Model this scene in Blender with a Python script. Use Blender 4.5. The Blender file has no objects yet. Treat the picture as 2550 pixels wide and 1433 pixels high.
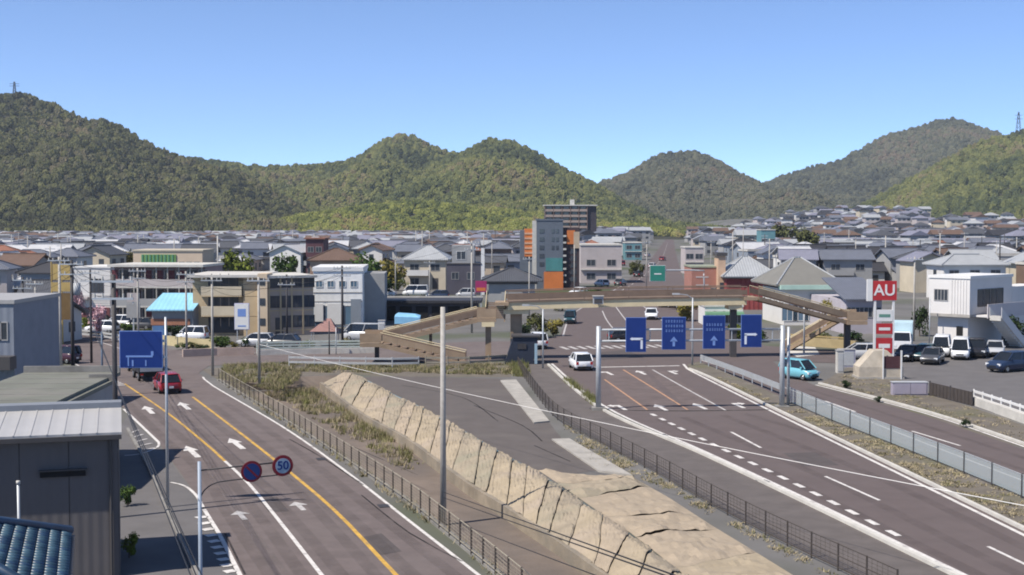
import bpy, math, random
from mathutils import Vector, Matrix, noise
from mathutils.geometry import delaunay_2d_cdt
R = math.radians
random.seed(7)
sc = bpy.context.scene
C = sc.collection

# ------------------------------------------------------------------ camera
F = 3394.0; CX, CY = 1275.0, 716.5; HC = 13.0
PITCH = math.atan(161.5 / F)
cam_d = bpy.data.cameras.new('camera'); cam = bpy.data.objects.new('camera', cam_d); C.objects.link(cam)
cam.location = (0, 0, HC); cam.rotation_euler = (math.pi/2 - PITCH, 0, 0)
cam_d.sensor_width = 36; cam_d.lens = 36 * F / 2550.0
cam_d.clip_start = 0.5; cam_d.clip_end = 20000
sc.camera = cam
# ------------------------------------------------------------------ sky and sun
EL = R(53); TOSUN = Vector((-0.86, -0.51, 0)).normalized()
w = bpy.data.worlds.new('World'); sc.world = w; w.use_nodes = True
nt = w.node_tree
sky = nt.nodes.new('ShaderNodeTexSky'); sky.sky_type = 'NISHITA'; sky.sun_disc = False
sky.sun_elevation = EL; sky.sun_rotation = math.atan2(TOSUN.x, TOSUN.y)
sky.altitude = 8500; sky.air_density = 1.2; sky.dust_density = 0.0; sky.ozone_density = 3.5
bg = nt.nodes['Background']; bg.inputs['Strength'].default_value = 0.128
nt.links.new(sky.outputs[0], bg.inputs[0])
sd = bpy.data.lights.new('sun', 'SUN'); sd.energy = 4.0; sd.angle = R(0.53); sd.color = (1, 0.93, 0.83)
sun = bpy.data.objects.new('sun', sd); C.objects.link(sun)
tos = Vector((TOSUN.x*math.cos(EL), TOSUN.y*math.cos(EL), math.sin(EL)))
sun.rotation_euler = tos.to_track_quat('Z', 'Y').to_euler(); sun.location = (-60, -10, 80)
sc.view_settings.view_transform = 'Standard'; sc.view_settings.look = 'None'
sc.view_settings.exposure = 0.72; sc.view_settings.gamma = 1.0
sc.cycles.filter_width = 1.9
sc.render.resolution_x = 1024; sc.render.resolution_y = 575

# ------------------------------------------------------------------ survey helpers: photo measurement -> place in the world
FW = Vector((0, math.cos(PITCH), -math.sin(PITCH))); UP = Vector((0, math.sin(PITCH), math.cos(PITCH)))
def ray(px, py): return FW + Vector((1, 0, 0))*((px-CX)/F) + UP*((CY-py)/F)
def W(px, py, z=0.0):
    d = ray(px, py); t = (z-HC)/d.z
    return Vector((d.x*t, d.y*t, z))
def AT(px, py, Y):
    d = ray(px, py); t = Y/d.y
    return Vector((d.x*t, Y, HC + d.z*t))
def proj(v):
    r = v - Vector((0, 0, HC)); k = r.dot(FW)
    return CX + F*r.x/k, CY - F*r.dot(UP)/k
def PL(pts, z=0.0): return [W(a, b, z) for a, b in pts]
def resample(pts, step):
    out = []
    n = len(pts)
    for i in range(n-1):
        p0 = pts[max(i-1, 0)]; p1 = pts[i]; p2 = pts[i+1]; p3 = pts[min(i+2, n-1)]
        m = max(1, int((p2-p1).length/step))
        for k in range(m):
            t = k/m
            out.append(0.5*((2*p1)+(p2-p0)*t+(2*p0-5*p1+4*p2-p3)*t*t+(3*p1-p0-3*p2+p3)*t**3))
    out.append(pts[-1].copy())
    return out
def along(pts, step, start=0.0):
    """points and headings every step metres along a polyline"""
    res = []; acc = start; tot = 0
    for i in range(len(pts)-1):
        a, b = pts[i], pts[i+1]; l = (b-a).length
        while acc <= tot + l and l > 1e-6:
            res.append((a+(b-a)*((acc-tot)/l), (b-a).normalized())); acc += step
        tot += l
    return res

# ------------------------------------------------------------------ materials
MATS = {}
def mat(name, col, rough=0.8, var=0.12, scale=1.5, bump=0.0, bscale=None, metal=0.0, tint=None, emit=0, spec=0.3, coords='pos', big=None):
    if name in MATS: return MATS[name]
    m = bpy.data.materials.new(name); m.use_nodes = True; MATS[name] = m
    t = m.node_tree; N = t.nodes; L = t.links
    b = N['Principled BSDF']; b.inputs['Roughness'].default_value = rough; b.inputs['Metallic'].default_value = metal
    b.inputs['Specular IOR Level'].default_value = spec
    col = tuple(col)
    if coords == 'pos':
        g = N.new('ShaderNodeNewGeometry'); src = g.outputs['Position']
    else:
        g = N.new('ShaderNodeTexCoord'); src = g.outputs['Object']
    if var > 0:
        n = N.new('ShaderNodeTexNoise'); n.inputs['Scale'].default_value = scale; n.inputs['Detail'].default_value = 6
        n.inputs['Roughness'].default_value = 0.65
        L.new(src, n.inputs['Vector'])
        r = N.new('ShaderNodeValToRGB'); L.new(n.outputs['Fac'], r.inputs['Fac'])
        r.color_ramp.elements[0].position = 0.3; r.color_ramp.elements[1].position = 0.7
        lo = [c*(1-var) for c in col]; hi = [min(1, c*(1+var)) for c in col]
        if tint: hi = tint
        r.color_ramp.elements[0].color = (*lo, 1); r.color_ramp.elements[1].color = (*hi, 1)
        out = r.outputs['Color']
        if big:
            n2 = N.new('ShaderNodeTexNoise'); n2.inputs['Scale'].default_value = big[0]; n2.inputs['Detail'].default_value = 3
            L.new(src, n2.inputs['Vector'])
            r2 = N.new('ShaderNodeValToRGB'); L.new(n2.outputs['Fac'], r2.inputs['Fac'])
            r2.color_ramp.elements[0].position = big[1]; r2.color_ramp.elements[1].position = big[2]
            mx = N.new('ShaderNodeMix'); mx.data_type = 'RGBA'
            L.new(r2.outputs['Color'], mx.inputs['Factor']); L.new(out, mx.inputs['A'])
            mx.inputs['B'].default_value = (*big[3], 1); out = mx.outputs['Result']
        L.new(out, b.inputs['Base Color'])
    else:
        b.inputs['Base Color'].default_value = (*col, 1)
    if bump > 0:
        nb = N.new('ShaderNodeTexNoise'); nb.inputs['Scale'].default_value = bscale or scale*6; nb.inputs['Detail'].default_value = 5
        L.new(src, nb.inputs['Vector'])
        bp = N.new('ShaderNodeBump'); bp.inputs['Strength'].default_value = bump; bp.inputs['Distance'].default_value = 0.05
        L.new(nb.outputs['Fac'], bp.inputs['Height']); L.new(bp.outputs['Normal'], b.inputs['Normal'])
    return m
def ribbed(name, col, pitch, rough=0.45, axis='X', depth=0.6, var=0.1, metal=0.0):
    """sheet metal or tile courses: fine relief in object space"""
    if name in MATS: return MATS[name]
    m = mat(name, col, rough, var, 0.8, metal=metal, coords='obj')
    t = m.node_tree; N = t.nodes; L = t.links; b = N['Principled BSDF']
    tc = N.new('ShaderNodeTexCoord'); wv = N.new('ShaderNodeTexWave'); wv.wave_type = 'BANDS'; wv.bands_direction = axis
    wv.inputs['Scale'].default_value = 0.314/pitch; wv.inputs['Distortion'].default_value = 0.0
    L.new(tc.outputs['Object'], wv.inputs['Vector'])
    bp = N.new('ShaderNodeBump'); bp.inputs['Strength'].default_value = depth; bp.inputs['Distance'].default_value = 0.06
    L.new(wv.outputs['Fac'], bp.inputs['Height']); L.new(bp.outputs['Normal'], b.inputs['Normal'])
    return m
def glassy(name, col, rough=0.08):
    if name in MATS: return MATS[name]
    m = mat(name, col, rough, 0.25, 0.35, spec=0.6); return m

M_asphalt = mat('asphalt', (0.134, 0.109, 0.104), 0.9, 0.16, 0.9, 0.25, 40, big=(0.09, 0.5, 0.75, (0.152, 0.127, 0.121)))
M_asphalt_new = mat('asphalt_new', (0.112, 0.089, 0.086), 0.9, 0.10, 0.7, 0.25, 40, big=(0.06, 0.5, 0.8, (0.122, 0.100, 0.096)))
M_asphalt_red = mat('asphalt_worn_red', (0.125, 0.098, 0.092), 0.9, 0.2, 0.8, 0.2, 40)
M_lot = mat('lot_asphalt', (0.125, 0.118, 0.118), 0.9, 0.14, 0.5, 0.2, 30)
M_terrace = mat('terrace_asphalt', (0.108, 0.094, 0.088), 0.95, 0.10, 0.6, 0.3, 30, big=(0.15, 0.55, 0.8, (0.135, 0.12, 0.108)))
M_side = mat('sidewalk_paving', (0.115, 0.10, 0.094), 0.9, 0.16, 0.7, 0.2, 30)
M_conc = mat('concrete', (0.34, 0.32, 0.29), 0.85, 0.2, 0.9, 0.3, 12)
M_concd = mat('concrete_weathered', (0.22, 0.21, 0.195), 0.9, 0.25, 0.8, 0.3, 12)
M_concl = mat('concrete_pale', (0.5, 0.48, 0.44), 0.85, 0.15, 0.9)
M_white = mat('road_paint_white', (0.58, 0.555, 0.53), 0.75, 0.2, 3.0, big=(1.6, .56, .74, (.30,.27,.26)))
M_whitew = mat('road_paint_worn', (0.42, 0.40, 0.39), 0.8, 0.4, 3)
M_yellow = mat('road_paint_yellow', (0.50, 0.30, 0.06), 0.75, 0.28, 2.0, big=(1.3, .52, .72, (.27,.19,.10)))
M_orange = mat('road_paint_orange', (0.40, 0.23, 0.14), 0.8, 0.35, 2.5)
M_earth = mat('ground_earth', (0.12, 0.105, 0.085), 0.95, 0.3, 0.35, 0.4, 6, big=(0.05, 0.45, 0.62, (0.075, 0.085, 0.035)))
M_town = mat('ground_town', (0.13, 0.125, 0.12), 0.95, 0.25, 0.08, big=(0.03, 0.5, 0.65, (0.06, 0.075, 0.03)))
M_path = mat('path_soil', (0.165, 0.132, 0.108), 0.95, 0.2, 0.5, 0.5, 6, big=(0.12, 0.45, 0.68, (0.115, 0.098, 0.088)))
M_verge = mat('verge_soil', (0.135, 0.118, 0.098), 0.95, 0.22, 0.6, 0.5, 8, big=(0.2, 0.5, 0.7, (0.12, 0.115, 0.07)))
M_tan = mat('tan_sheet', (0.315, 0.26, 0.185), 0.9, 0.16, 0.7, 0.5, 5, big=(0.25, 0.5, 0.8, (0.34, 0.28, 0.225)))
M_tan2 = mat('tan_sheet_grey', (0.29, 0.243, 0.18), 0.9, 0.16, 0.8, 0.5, 5, big=(0.3, 0.5, 0.8, (0.23, 0.22, 0.16)))
M_tan3 = mat('tan_sheet_pink', (0.32, 0.262, 0.195), 0.9, 0.14, 0.8, 0.5, 5)
def overlay(name, col, lo, hi, sc_=(1,1,1), amax=.8):
    m = bpy.data.materials.new(name); m.use_nodes = True; MATS[name] = m
    N = m.node_tree.nodes; L = m.node_tree.links; bs = N['Principled BSDF']; bs.inputs['Base Color'].default_value = (*col, 1); bs.inputs['Roughness'].default_value = .85; bs.inputs['Specular IOR Level'].default_value = .2
    g = N.new('ShaderNodeNewGeometry'); n = N.new('ShaderNodeTexNoise'); n.inputs['Scale'].default_value = .55; n.inputs['Detail'].default_value = 7; n.inputs['Roughness'].default_value = .7
    L.new(g.outputs['Position'], n.inputs['Vector']); mr = N.new('ShaderNodeMapRange'); mr.inputs['From Min'].default_value = lo; mr.inputs['From Max'].default_value = hi; mr.inputs['To Max'].default_value = amax; L.new(n.outputs['Fac'], mr.inputs['Value'])
    tr = N.new('ShaderNodeBsdfTransparent'); mx = N.new('ShaderNodeMixShader'); L.new(mr.outputs[0], mx.inputs[0]); L.new(tr.outputs[0], mx.inputs[1]); L.new(bs.outputs[0], mx.inputs[2]); L.new(mx.outputs[0], N['Material Output'].inputs[0]); return m
M_wear = overlay('tyre_wear', (.075,.062,.06), .3, .8, amax=.26); M_wearl = overlay('pale_wear', (.19,.165,.155), .4, .8, amax=.4); M_patch = mat('asphalt_patch', (.085,.072,.07), .9, .15, 1.2, .2, 40); M_crack = overlay('crack_seal', (.03,.027,.027), .25, .6, amax=.85)
M_tanwall = mat('wall_tan_concrete', (0.255, 0.215, 0.165), 0.9, 0.3, 0.7, 0.4, 9, big=(0.5, .45, .7, (.19,.17,.14)))
M_poleconc = mat('pole_concrete', (0.36, 0.34, 0.31), 0.85, 0.15, 3)
M_poledark = mat('pole_dark_steel', (0.045, 0.042, 0.045), 0.6, 0.2, 3)
M_galv = mat('galvanised_steel', (0.42, 0.44, 0.46), 0.45, 0.12, 2, metal=0.3)
M_blackrub = mat('cable_black', (0.02, 0.02, 0.022), 0.6, 0)
M_cablewhite = mat('cable_white', (0.75, 0.73, 0.70), 0.5, 0)
M_signblue = mat('sign_blue', (0.010, 0.032, 0.17), 0.45, 0.08, 1.5)
M_signback = mat('sign_grey', (0.4, 0.41, 0.42), 0.5, 0.08, 2)
M_signwhite = mat('sign_white', (0.62, 0.66, 0.74), 0.5, 0.05, 2)
M_signpale = mat('sign_pale_blue', (0.16, 0.26, 0.55), 0.5, 0.05, 2)
M_signred = mat('sign_red', (0.42, 0.03, 0.035), 0.45, 0.08, 2)
M_signnavy = mat('sign_ring_dark', (0.20, 0.015, 0.025), 0.5, 0.05, 2)
M_glass = glassy('window_glass', (0.05, 0.06, 0.075))
M_glassb = glassy('window_glass_blue', (0.10, 0.17, 0.24))
M_glassd = glassy('car_glass', (0.015, 0.018, 0.022), 0.05)
M_frame = mat('window_frame_grey', (0.35, 0.34, 0.33), 0.5, 0.05, 2)
M_framew = mat('window_frame_white', (0.68, 0.67, 0.65), 0.5, 0.05, 2)
M_framed = mat('window_frame_dark', (0.07, 0.065, 0.065), 0.5, 0.05, 2)
M_tyre = mat('tyre_rubber', (0.018, 0.018, 0.018), 0.85, 0)
M_rim = mat('wheel_rim', (0.4, 0.41, 0.42), 0.3, 0, metal=0.8)
M_head = mat('headlight_glass', (0.7, 0.72, 0.74), 0.1, 0, spec=0.6)
M_tail = mat('taillight_red', (0.35, 0.015, 0.015), 0.2, 0, spec=0.5)
M_black = mat('matt_black', (0.012, 0.012, 0.013), 0.8, 0)
M_bark = mat('bark', (0.09, 0.07, 0.05), 0.95, 0.3, 4)

# ------------------------------------------------------------------ mesh builder
class MB:
    def __init__(s): s.v = []; s.f = []; s.m = []
    def face(s, pts, m=0):
        i = len(s.v); s.v += [tuple(p) for p in pts]; s.f.append(tuple(range(i, i+len(pts)))); s.m.append(m)
    def box(s, x0, x1, y0, y1, z0, z1, m=0):
        i = len(s.v)
        s.v += [(x0,y0,z0),(x1,y0,z0),(x1,y1,z0),(x0,y1,z0),(x0,y0,z1),(x1,y0,z1),(x1,y1,z1),(x0,y1,z1)]
        s.f += [(i,i+3,i+2,i+1),(i+4,i+5,i+6,i+7),(i,i+1,i+5,i+4),(i+1,i+2,i+6,i+5),(i+2,i+3,i+7,i+6),(i+3,i,i+4,i+7)]
        s.m += [m]*6
    def prism(s, poly, z0, z1, m=0):
        n = len(poly); i = len(s.v)
        s.v += [(p[0], p[1], z0) for p in poly] + [(p[0], p[1], z1) for p in poly]
        s.f.append(tuple(range(i+n-1, i-1, -1))); s.f.append(tuple(range(i+n, i+2*n)))
        for k in range(n):
            j = (k+1) % n; s.f.append((i+k, i+j, i+n+j, i+n+k))
        s.m += [m]*(n+2)
    def loft(s, rings, m=0, caps=True, closed=True):
        n = len(rings[0]); i = len(s.v)
        for r in rings: s.v += [tuple(p) for p in r]
        for a in range(len(rings)-1):
            for k in range(n if closed else n-1):
                j = (k+1) % n
                s.f.append((i+a*n+k, i+a*n+j, i+(a+1)*n+j, i+(a+1)*n+k)); s.m.append(m)
        if caps and closed:
            s.f.append(tuple(range(i+n-1, i-1, -1))); e = i+(len(rings)-1)*n
            s.f.append(tuple(range(e, e+n))); s.m += [m, m]
    def tube(s, p, q, r, n=8, m=0, r2=None):
        p = Vector(p); q = Vector(q); d = (q-p).normalized()
        a = d.orthogonal().normalized(); b = d.cross(a); r2 = r if r2 is None else r2
        s.loft([[p+(a*math.cos(t)+b*math.sin(t))*r for t in [2*math.pi*k/n for k in range(n)]],
                [q+(a*math.cos(t)+b*math.sin(t))*r2 for t in [2*math.pi*k/n for k in range(n)]]], m)
    def path(s, pts, r, n=6, m=0):
        rings = []
        for i, p in enumerate(pts):
            d = (pts[min(i+1, len(pts)-1)]-pts[max(i-1, 0)]).normalized()
            a = d.cross(Vector((0, 0, 1)))
            a = a.normalized() if a.length > 1e-4 else Vector((1, 0, 0)); b = d.cross(a)
            rings.append([p+(a*math.cos(2*math.pi*k/n)+b*math.sin(2*math.pi*k/n))*r for k in range(n)])
        s.loft(rings, m)
    def ribbon(s, pts, hw, z0, z1, m=0):
        """strip along a polyline, given half width; flat sheet when z0 is None"""
        L = []; Rr = []
        for i, p in enumerate(pts):
            d = (pts[min(i+1, len(pts)-1)]-pts[max(i-1, 0)]); d.z = 0; d.normalize(); nrm = Vector((-d.y, d.x, 0))
            L.append(p+nrm*hw); Rr.append(p-nrm*hw)
        if z0 is None:
            i = len(s.v); s.v += [(p.x, p.y, z1) for p in L]+[(p.x, p.y, z1) for p in Rr]; n = len(pts)
            for k in range(n-1): s.f.append((i+k+n, i+k+1+n, i+k+1, i+k)); s.m.append(m)
        else:
            s.loft([[(a.x,a.y,z0),(b.x,b.y,z0),(b.x,b.y,z1),(a.x,a.y,z1)] for a, b in zip(L, Rr)], m)
    def mesh(s, name, mats=None, smooth=False):
        me = bpy.data.meshes.new(name); me.from_pydata(s.v, [], s.f)
        if mats is None: me.materials.append(None)
        else:
            for mm in (mats if isinstance(mats, (list, tuple)) else [mats]): me.materials.append(mm)
        me.polygons.foreach_set('material_index', s.m)
        if smooth: me.polygons.foreach_set('use_smooth', [True]*len(me.polygons))
        me.update(); return me
    def build(s, name, mats, parent=None, smooth=False, loc=None, rz=0):
        o = bpy.data.objects.new(name, s.mesh(name, mats, smooth)); C.objects.link(o)
        if parent: o.parent = parent
        if loc is not None: o.location = loc
        if rz: o.rotation_euler = (0, 0, rz)
        return o
def tag(o, label=None, cat=None, group=None, kind=None):
    if label: o['label'] = label
    if cat: o['category'] = cat
    if group: o['group'] = group
    if kind: o['kind'] = kind
    return o
def thing(name, label, cat, loc=(0,0,0), rz=0, group=None):
    o = bpy.data.objects.new(name, None); C.objects.link(o); o.empty_display_size = 0.5
    o.location = loc; o.rotation_euler = (0, 0, rz)
    return tag(o, label, cat, group)
def inst(name, me, mt=None, parent=None, loc=(0,0,0), rz=0, scale=None):
    o = bpy.data.objects.new(name, me); C.objects.link(o); o.parent = parent; o.location = loc; o.rotation_euler = (0, 0, rz)
    if scale: o.scale = scale
    if mt:
        o.material_slots[0].link = 'OBJECT'; o.material_slots[0].material = mt
    return o
def copy_tree(o, parent=None):
    c = o.copy(); C.objects.link(c); c.parent = parent
    for ch in list(o.children): copy_tree(ch, c)
    return c

#@@SETTING
# ================================================================== SETTING
def structure(name, mb, m, parent=None, smooth=False):
    o = mb.build(name, m, parent, smooth)
    if parent is None: o['kind'] = 'structure'
    return o
def poly_sheet(name, pts, z, m, kind='structure', parent=None):
    b = MB(); b.face([(p.x, p.y, z) for p in pts]); o = b.build(name, m, parent)
    if o.data.polygons[0].normal.z < 0: o.data.flip_normals()
    if parent is None: o['kind'] = kind
    return o
# ---- ground with the sunken strip cut out
FL = [(1345,1525),(1240,1433),(1100,1318),(1000,1240),(850,1140),(700,1042),(600,982),(545,948)]
Bp = [(800,955),(850,995),(905,1035),(960,1065),(1015,1095),(1070,1135),(1130,1180),(1190,1222),(1250,1258),(1320,1305),(1390,1350),(1460,1400),(1530,1450),(1620,1520)]
Tp = [(880,932),(930,955),(985,985),(1040,1010),(1095,1040),(1150,1070),(1210,1105),(1270,1140),(1330,1170),(1400,1215),(1480,1270),(1570,1330),(1660,1400),(1760,1480)]
FLw = PL(FL); Bw = [W(a, b, -0.4) for a, b in Bp]; Tw = PL(Tp)
hole = FLw + Tw
X0, X1, Y0, Y1 = -2600, 3000, -150, 3500
vs = [Vector((X0,Y0)),Vector((X1,Y0)),Vector((X1,Y1)),Vector((X0,Y1))] + [Vector((p.x,p.y)) for p in hole]
n4 = len(hole)
res = delaunay_2d_cdt(vs, [(0,1),(1,2),(2,3),(3,0)] + [(4+i, 4+(i+1) % n4) for i in range(n4)], [], 0, 1e-5)
def inside(x, y, poly):
    r = False; n = len(poly)
    for i in range(n):
        a, b = poly[i], poly[(i+1) % n]
        if (a.y > y) != (b.y > y) and x < (b.x-a.x)*(y-a.y)/(b.y-a.y)+a.x: r = not r
    return r
g = MB(); g.v = [(v.x, v.y, 0) for v in res[0]]
for f in res[2]:
    c = sum((res[0][i] for i in f), Vector((0,0)))/len(f)
    if not inside(c.x, c.y, hole): g.f.append(tuple(f)); g.m.append(0)
structure('ground', g, M_town)
# ---- verges
poly_sheet('verge_soil', PL([(1370,1560),(1255,1445),(1110,1325),(860,1145),(600,985),(545,945),(500,920),(700,907),(900,912),(1250,905),(1290,915),(1340,985),(1400,1050),(1640,1185),(1880,1320),(2120,1436),(2350,1560),(1770,1480),(1660,1400),(1480,1270),(1330,1170),(1150,1070),(1040,1010),(880,932),(700,945)]), 0.006, M_verge) if False else None
v1 = poly_sheet('verge', PL([(545,947),(500,920),(700,905),(900,910),(1250,903),(1290,915),(1270,940),(930,938),(880,931)]), 0.006, M_verge)
v2 = poly_sheet('right_verge', PL([(2030,962),(2130,905),(2260,950),(2330,985),(2480,1035),(2800,1150),(2800,1190),(2550,1117)]), 0.006, M_verge)
# ---- sunken path, its walls, and the sheet-covered bank
b = MB()
fl2 = [Vector((p.x, p.y, -0.9)) for p in resample(FLw, 3)]; bb2 = [Vector((p.x, p.y, -0.9)) for p in resample(Bw, 3)]
b.face(fl2 + bb2); o = structure('sunken_path', b, M_path)
if o.data.polygons[0].normal.z < 0: o.data.flip_normals()
b = MB(); e0 = FLw[-1]; b0 = Bw[0]; b.face([e0+Vector((0,0,.004)), Tw[0]+Vector((0,0,.004)), Vector((b0.x,b0.y,-.88))]); b.face([e0, Vector((b0.x,b0.y,-.88)), Vector((e0.x,e0.y,-.9))])
structure('path_head_slope', b, M_path)
b = MB(); b.ribbon(resample(FLw, 2), 0.14, -0.95, 0.12); structure('roadside_kerb_wall', b, M_concd)
bank_base = MB()
def lerp(a, b, t): return a+(b-a)*t
def bank_pt(i, t):
    k = min(int(i), len(Bw)-2); u = i-k
    p = lerp(lerp(Bw[k], Bw[k+1], u), lerp(Tw[k], Tw[k+1], u), t)
    z = -0.4 + (0.62*math.sin(min(1, t*1.15)*math.pi/2)) - max(0, t-0.75)*0.85
    return Vector((p.x, p.y, z))
nB = len(Bw)
for i in range(nB-1):
    for j in range(8):
        bank_base.face([bank_pt(i, j/8)-Vector((0,0,.06)), bank_pt(i+1, j/8)-Vector((0,0,.06)), bank_pt(i+1, (j+1)/8)-Vector((0,0,.06)), bank_pt(i, (j+1)/8)-Vector((0,0,.06))])
bank = bank_base.build('bank', M_tan2); bank['kind'] = 'structure'
if bank.data.polygons[0].normal.z < 0: bank.data.flip_normals()
random.seed(3)
i = 0.0; cuts = [0.0]
while i < nB-1.0: i += random.uniform(0.42, 0.78); cuts.append(min(i, nB-1))
cuts[-1] = nB-1
skews = [random.uniform(0.55, 1.05) for _ in cuts]; 
for n_, (a, c) in enumerate(zip(cuts[:-1], cuts[1:])):
    mb = MB(); NU, NV = 14, 18; grid = []; tilt = random.choice([.02, .05, .08, .12, .15]); wob = random.uniform(0, 9)
    for u in range(NU+1):
        row = []
        for v in range(NV+1):
            t = v/NV; f = .012+.976*u/NU
            s = lerp(a-skews[n_]*(t-.5), c-skews[n_+1]*(t-.5), f) + .035*noise.noise(Vector((t*3, a if f < .5 else c, 1)))
            s = max(0, min(nB-1.001, s)); p = bank_pt(s, 0.01+0.98*t)
            puff = .03 + tilt*f*f*(.5+.9*abs(noise.noise(Vector((t*4, wob, 0))))) + 0.15*noise.noise(p*0.4) + 0.10*noise.noise(p*1.2) + 0.055*noise.noise(p*3.3) + .025*noise.noise(p*8)
            e = min(u, NU-u); puff -= (.035 if e == 0 else 0)
            row.append(p + Vector((0, 0, max(-0.04, puff))))
        grid.append(row)
    for u in range(NU):
        for v in range(NV): mb.face([grid[u][v], grid[u][v+1], grid[u+1][v+1], grid[u+1][v]])
    o = mb.build('sheet', random.choice([M_tan, M_tan, M_tan2, M_tan3]), bank, True)
    if sum(p.normal.z for p in o.data.polygons) < 0: o.data.flip_normals()
# broad end of the bank
Rp = [(1490,1186),(1580,1192),(1665,1240),(1765,1305),(1872,1370),(1985,1440),(2105,1515)]
Tr = [(1340,1172),(1400,1212),(1480,1268),(1570,1328),(1660,1398),(1730,1455),(1800,1515)]
Rw = PL(Rp); Tq = PL(Tr)
flat = MB()
for k in range(len(Rw)-1): flat.face([Tq[k]+Vector((0,0,.012)), Rw[k]+Vector((0,0,.012)), Rw[k+1]+Vector((0,0,.012)), Tq[k+1]+Vector((0,0,.012))])
o = flat.build('bank_top', M_tan2); o['kind'] = 'structure'
if o.data.polygons[0].normal.z < 0: o.data.flip_normals()
btop = o
cuts = [0, .9, 1.5, 2.5, 3.2, 4.2, 5.0, 5.95]; sk2 = [0, .25, -.12, .3, .1, -.2, .2, 0]
for n_, (a, c) in enumerate(zip(cuts[:-1], cuts[1:])):
    mb = MB(); NU, NV = 14, 18; grid = []
    for u in range(NU+1):
        row = []
        for v in range(NV+1):
            f = .01+.98*u/NU; t = v/NV
            s = lerp(a+sk2[n_]*(t-.5), c+sk2[n_+1]*(t-.5), f)+.12*noise.noise(Vector((t*3, a if f < .5 else c, 4))); s = max(0, min(5.99, s)); k = min(int(s), len(Rw)-2); q = s-k
            p = lerp(lerp(Tq[k], Tq[k+1], q), lerp(Rw[k], Rw[k+1], q), t)
            e = min(u, NU-u); ev = min(1, min(v, NV-v)/2)
            z = 0.04*ev + .085*f*f*ev*(.4+1.2*abs(noise.noise(Vector((t*4, a*3, 0))))) + (0.22*max(-.1, noise.noise(p*0.25)+.1) + 0.15*noise.noise(p*.9) + .075*noise.noise(p*2.8) + .03*noise.noise(p*8))*ev - (.09 if e == 0 else (.02 if e == 1 else 0))
            row.append(Vector((p.x, p.y, max(0.016, z))))
        grid.append(row)
    for u in range(NU):
        for v in range(NV): mb.face([grid[u][v], grid[u][v+1], grid[u+1][v+1], grid[u+1][v]])
    o = mb.build('sheet', random.choice([M_tan, M_tan3, M_tan3, M_tan2]), btop, True)
    if sum(p.normal.z for p in o.data.polygons) < 0: o.data.flip_normals()
# retaining wall under the bank
bw = resample([Vector((p.x, p.y, 0)) for p in Bw], 2)
b = MB(); b.ribbon(bw, 0.13, -0.95, -0.30)
tag(b.build('retaining_wall', M_tanwall), 'low stained concrete retaining wall at the foot of the tan bank', 'wall')
# terrace (old road surface)
poly_sheet('terrace', PL([(905,940),(960,937),(1250,944),(1300,985),(1372,1058),(1400,1095),(1490,1172),(1380,1186),(1330,1168),(1270,1138),(1210,1103),(1150,1068),(1095,1038),(1040,1008),(985,983),(930,953)]), 0.008, M_terrace)
for q in ([(1246,950),(1285,948),(1368,1052),(1330,1056)], [(1374,1097),(1418,1096),(1575,1188),(1490,1176)]):
    b = MB(); pw = PL(q); b.prism([(p.x, p.y) for p in (pw if (pw[1]-pw[0]).cross(pw[2]-pw[1]).z > 0 else pw[::-1])], 0.0, 0.1); o = b.build('concrete_apron', M_conc); o['kind'] = 'structure'
# ---- roads
LL = [(665,1560),(600,1433),(505,1262),(480,1222),(400,1110),(310,1020),(215,925),(150,880),(60,848),(0,838),(-300,812)]
LRr = [(1325,1560),(1190,1433),(1020,1300),(850,1165),(700,1060),(530,960),(495,930),(520,912),(700,902),(900,907),(1250,900),(1320,898),(1330,850),(1180,852),(950,860),(640,868),(430,872),(300,845),(150,822),(0,808),(-300,792)]
left_road = poly_sheet('left_road', PL(LL + LRr[::-1]), 0.02, M_asphalt)
MLp = [(2620,1545),(2400,1438),(2000,1245),(1750,1128),(1500,1014),(1372,908),(1345,893),(1345,850),(1395,835),(1415,790),(1445,765),(1500,735),(1560,702),(1612,658),(1640,620),(1655,600),(1664,591)]
MRp = [(3000,1290),(2550,1120),(2300,1035),(2030,962),(1945,920),(1925,900),(2080,905),(2110,880),(1990,868),(1905,862),(1850,835),(1790,800),(1745,770),(1722,740),(1700,690),(1688,650),(1681,620),(1678,600),(1677,591)]
main_road = poly_sheet('main_road', PL(MLp) + PL(MRp)[::-1], 0.024, M_asphalt_new)
# worn reddish lanes before the stop line
poly_sheet('worn_lane', PL([(1500,925),(1600,922),(1690,1018),(1545,1018)]), 0.029, M_asphalt_red, parent=main_road)
poly_sheet('worn_lane', PL([(1612,922),(1650,922),(1800,1018),(1712,1018)]), 0.029, M_asphalt_red, parent=main_road)
sidewalk_pts = PL([(1300,905),(1345,893),(1372,910),(1490,1014),(1745,1130),(1990,1245),(2385,1436),(2560,1520),(2330,1530),(2130,1436),(1890,1318),(1650,1184),(1510,1108),(1395,1043),(1335,980)])
poly_sheet('sidewalk', sidewalk_pts, 0.014, M_side)
def line(road, name, pts, w, m=None, z=0.034, px=True, step=3):
    p = resample(PL(pts) if px else pts, step)
    b = MB(); b.ribbon(p, w/2, None, z); return b.build(name, m or M_white, road)
def dashes(road, name, pts, dash, period, w, m=None, z=0.034, start=0):
    p = resample(PL(pts), 0.5); q = along(p, period, start)
    for pos, d in q:
        b = MB(); b.ribbon([pos, pos+d*dash], w/2, None, z); b.build(name, m or M_white, road)
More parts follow.
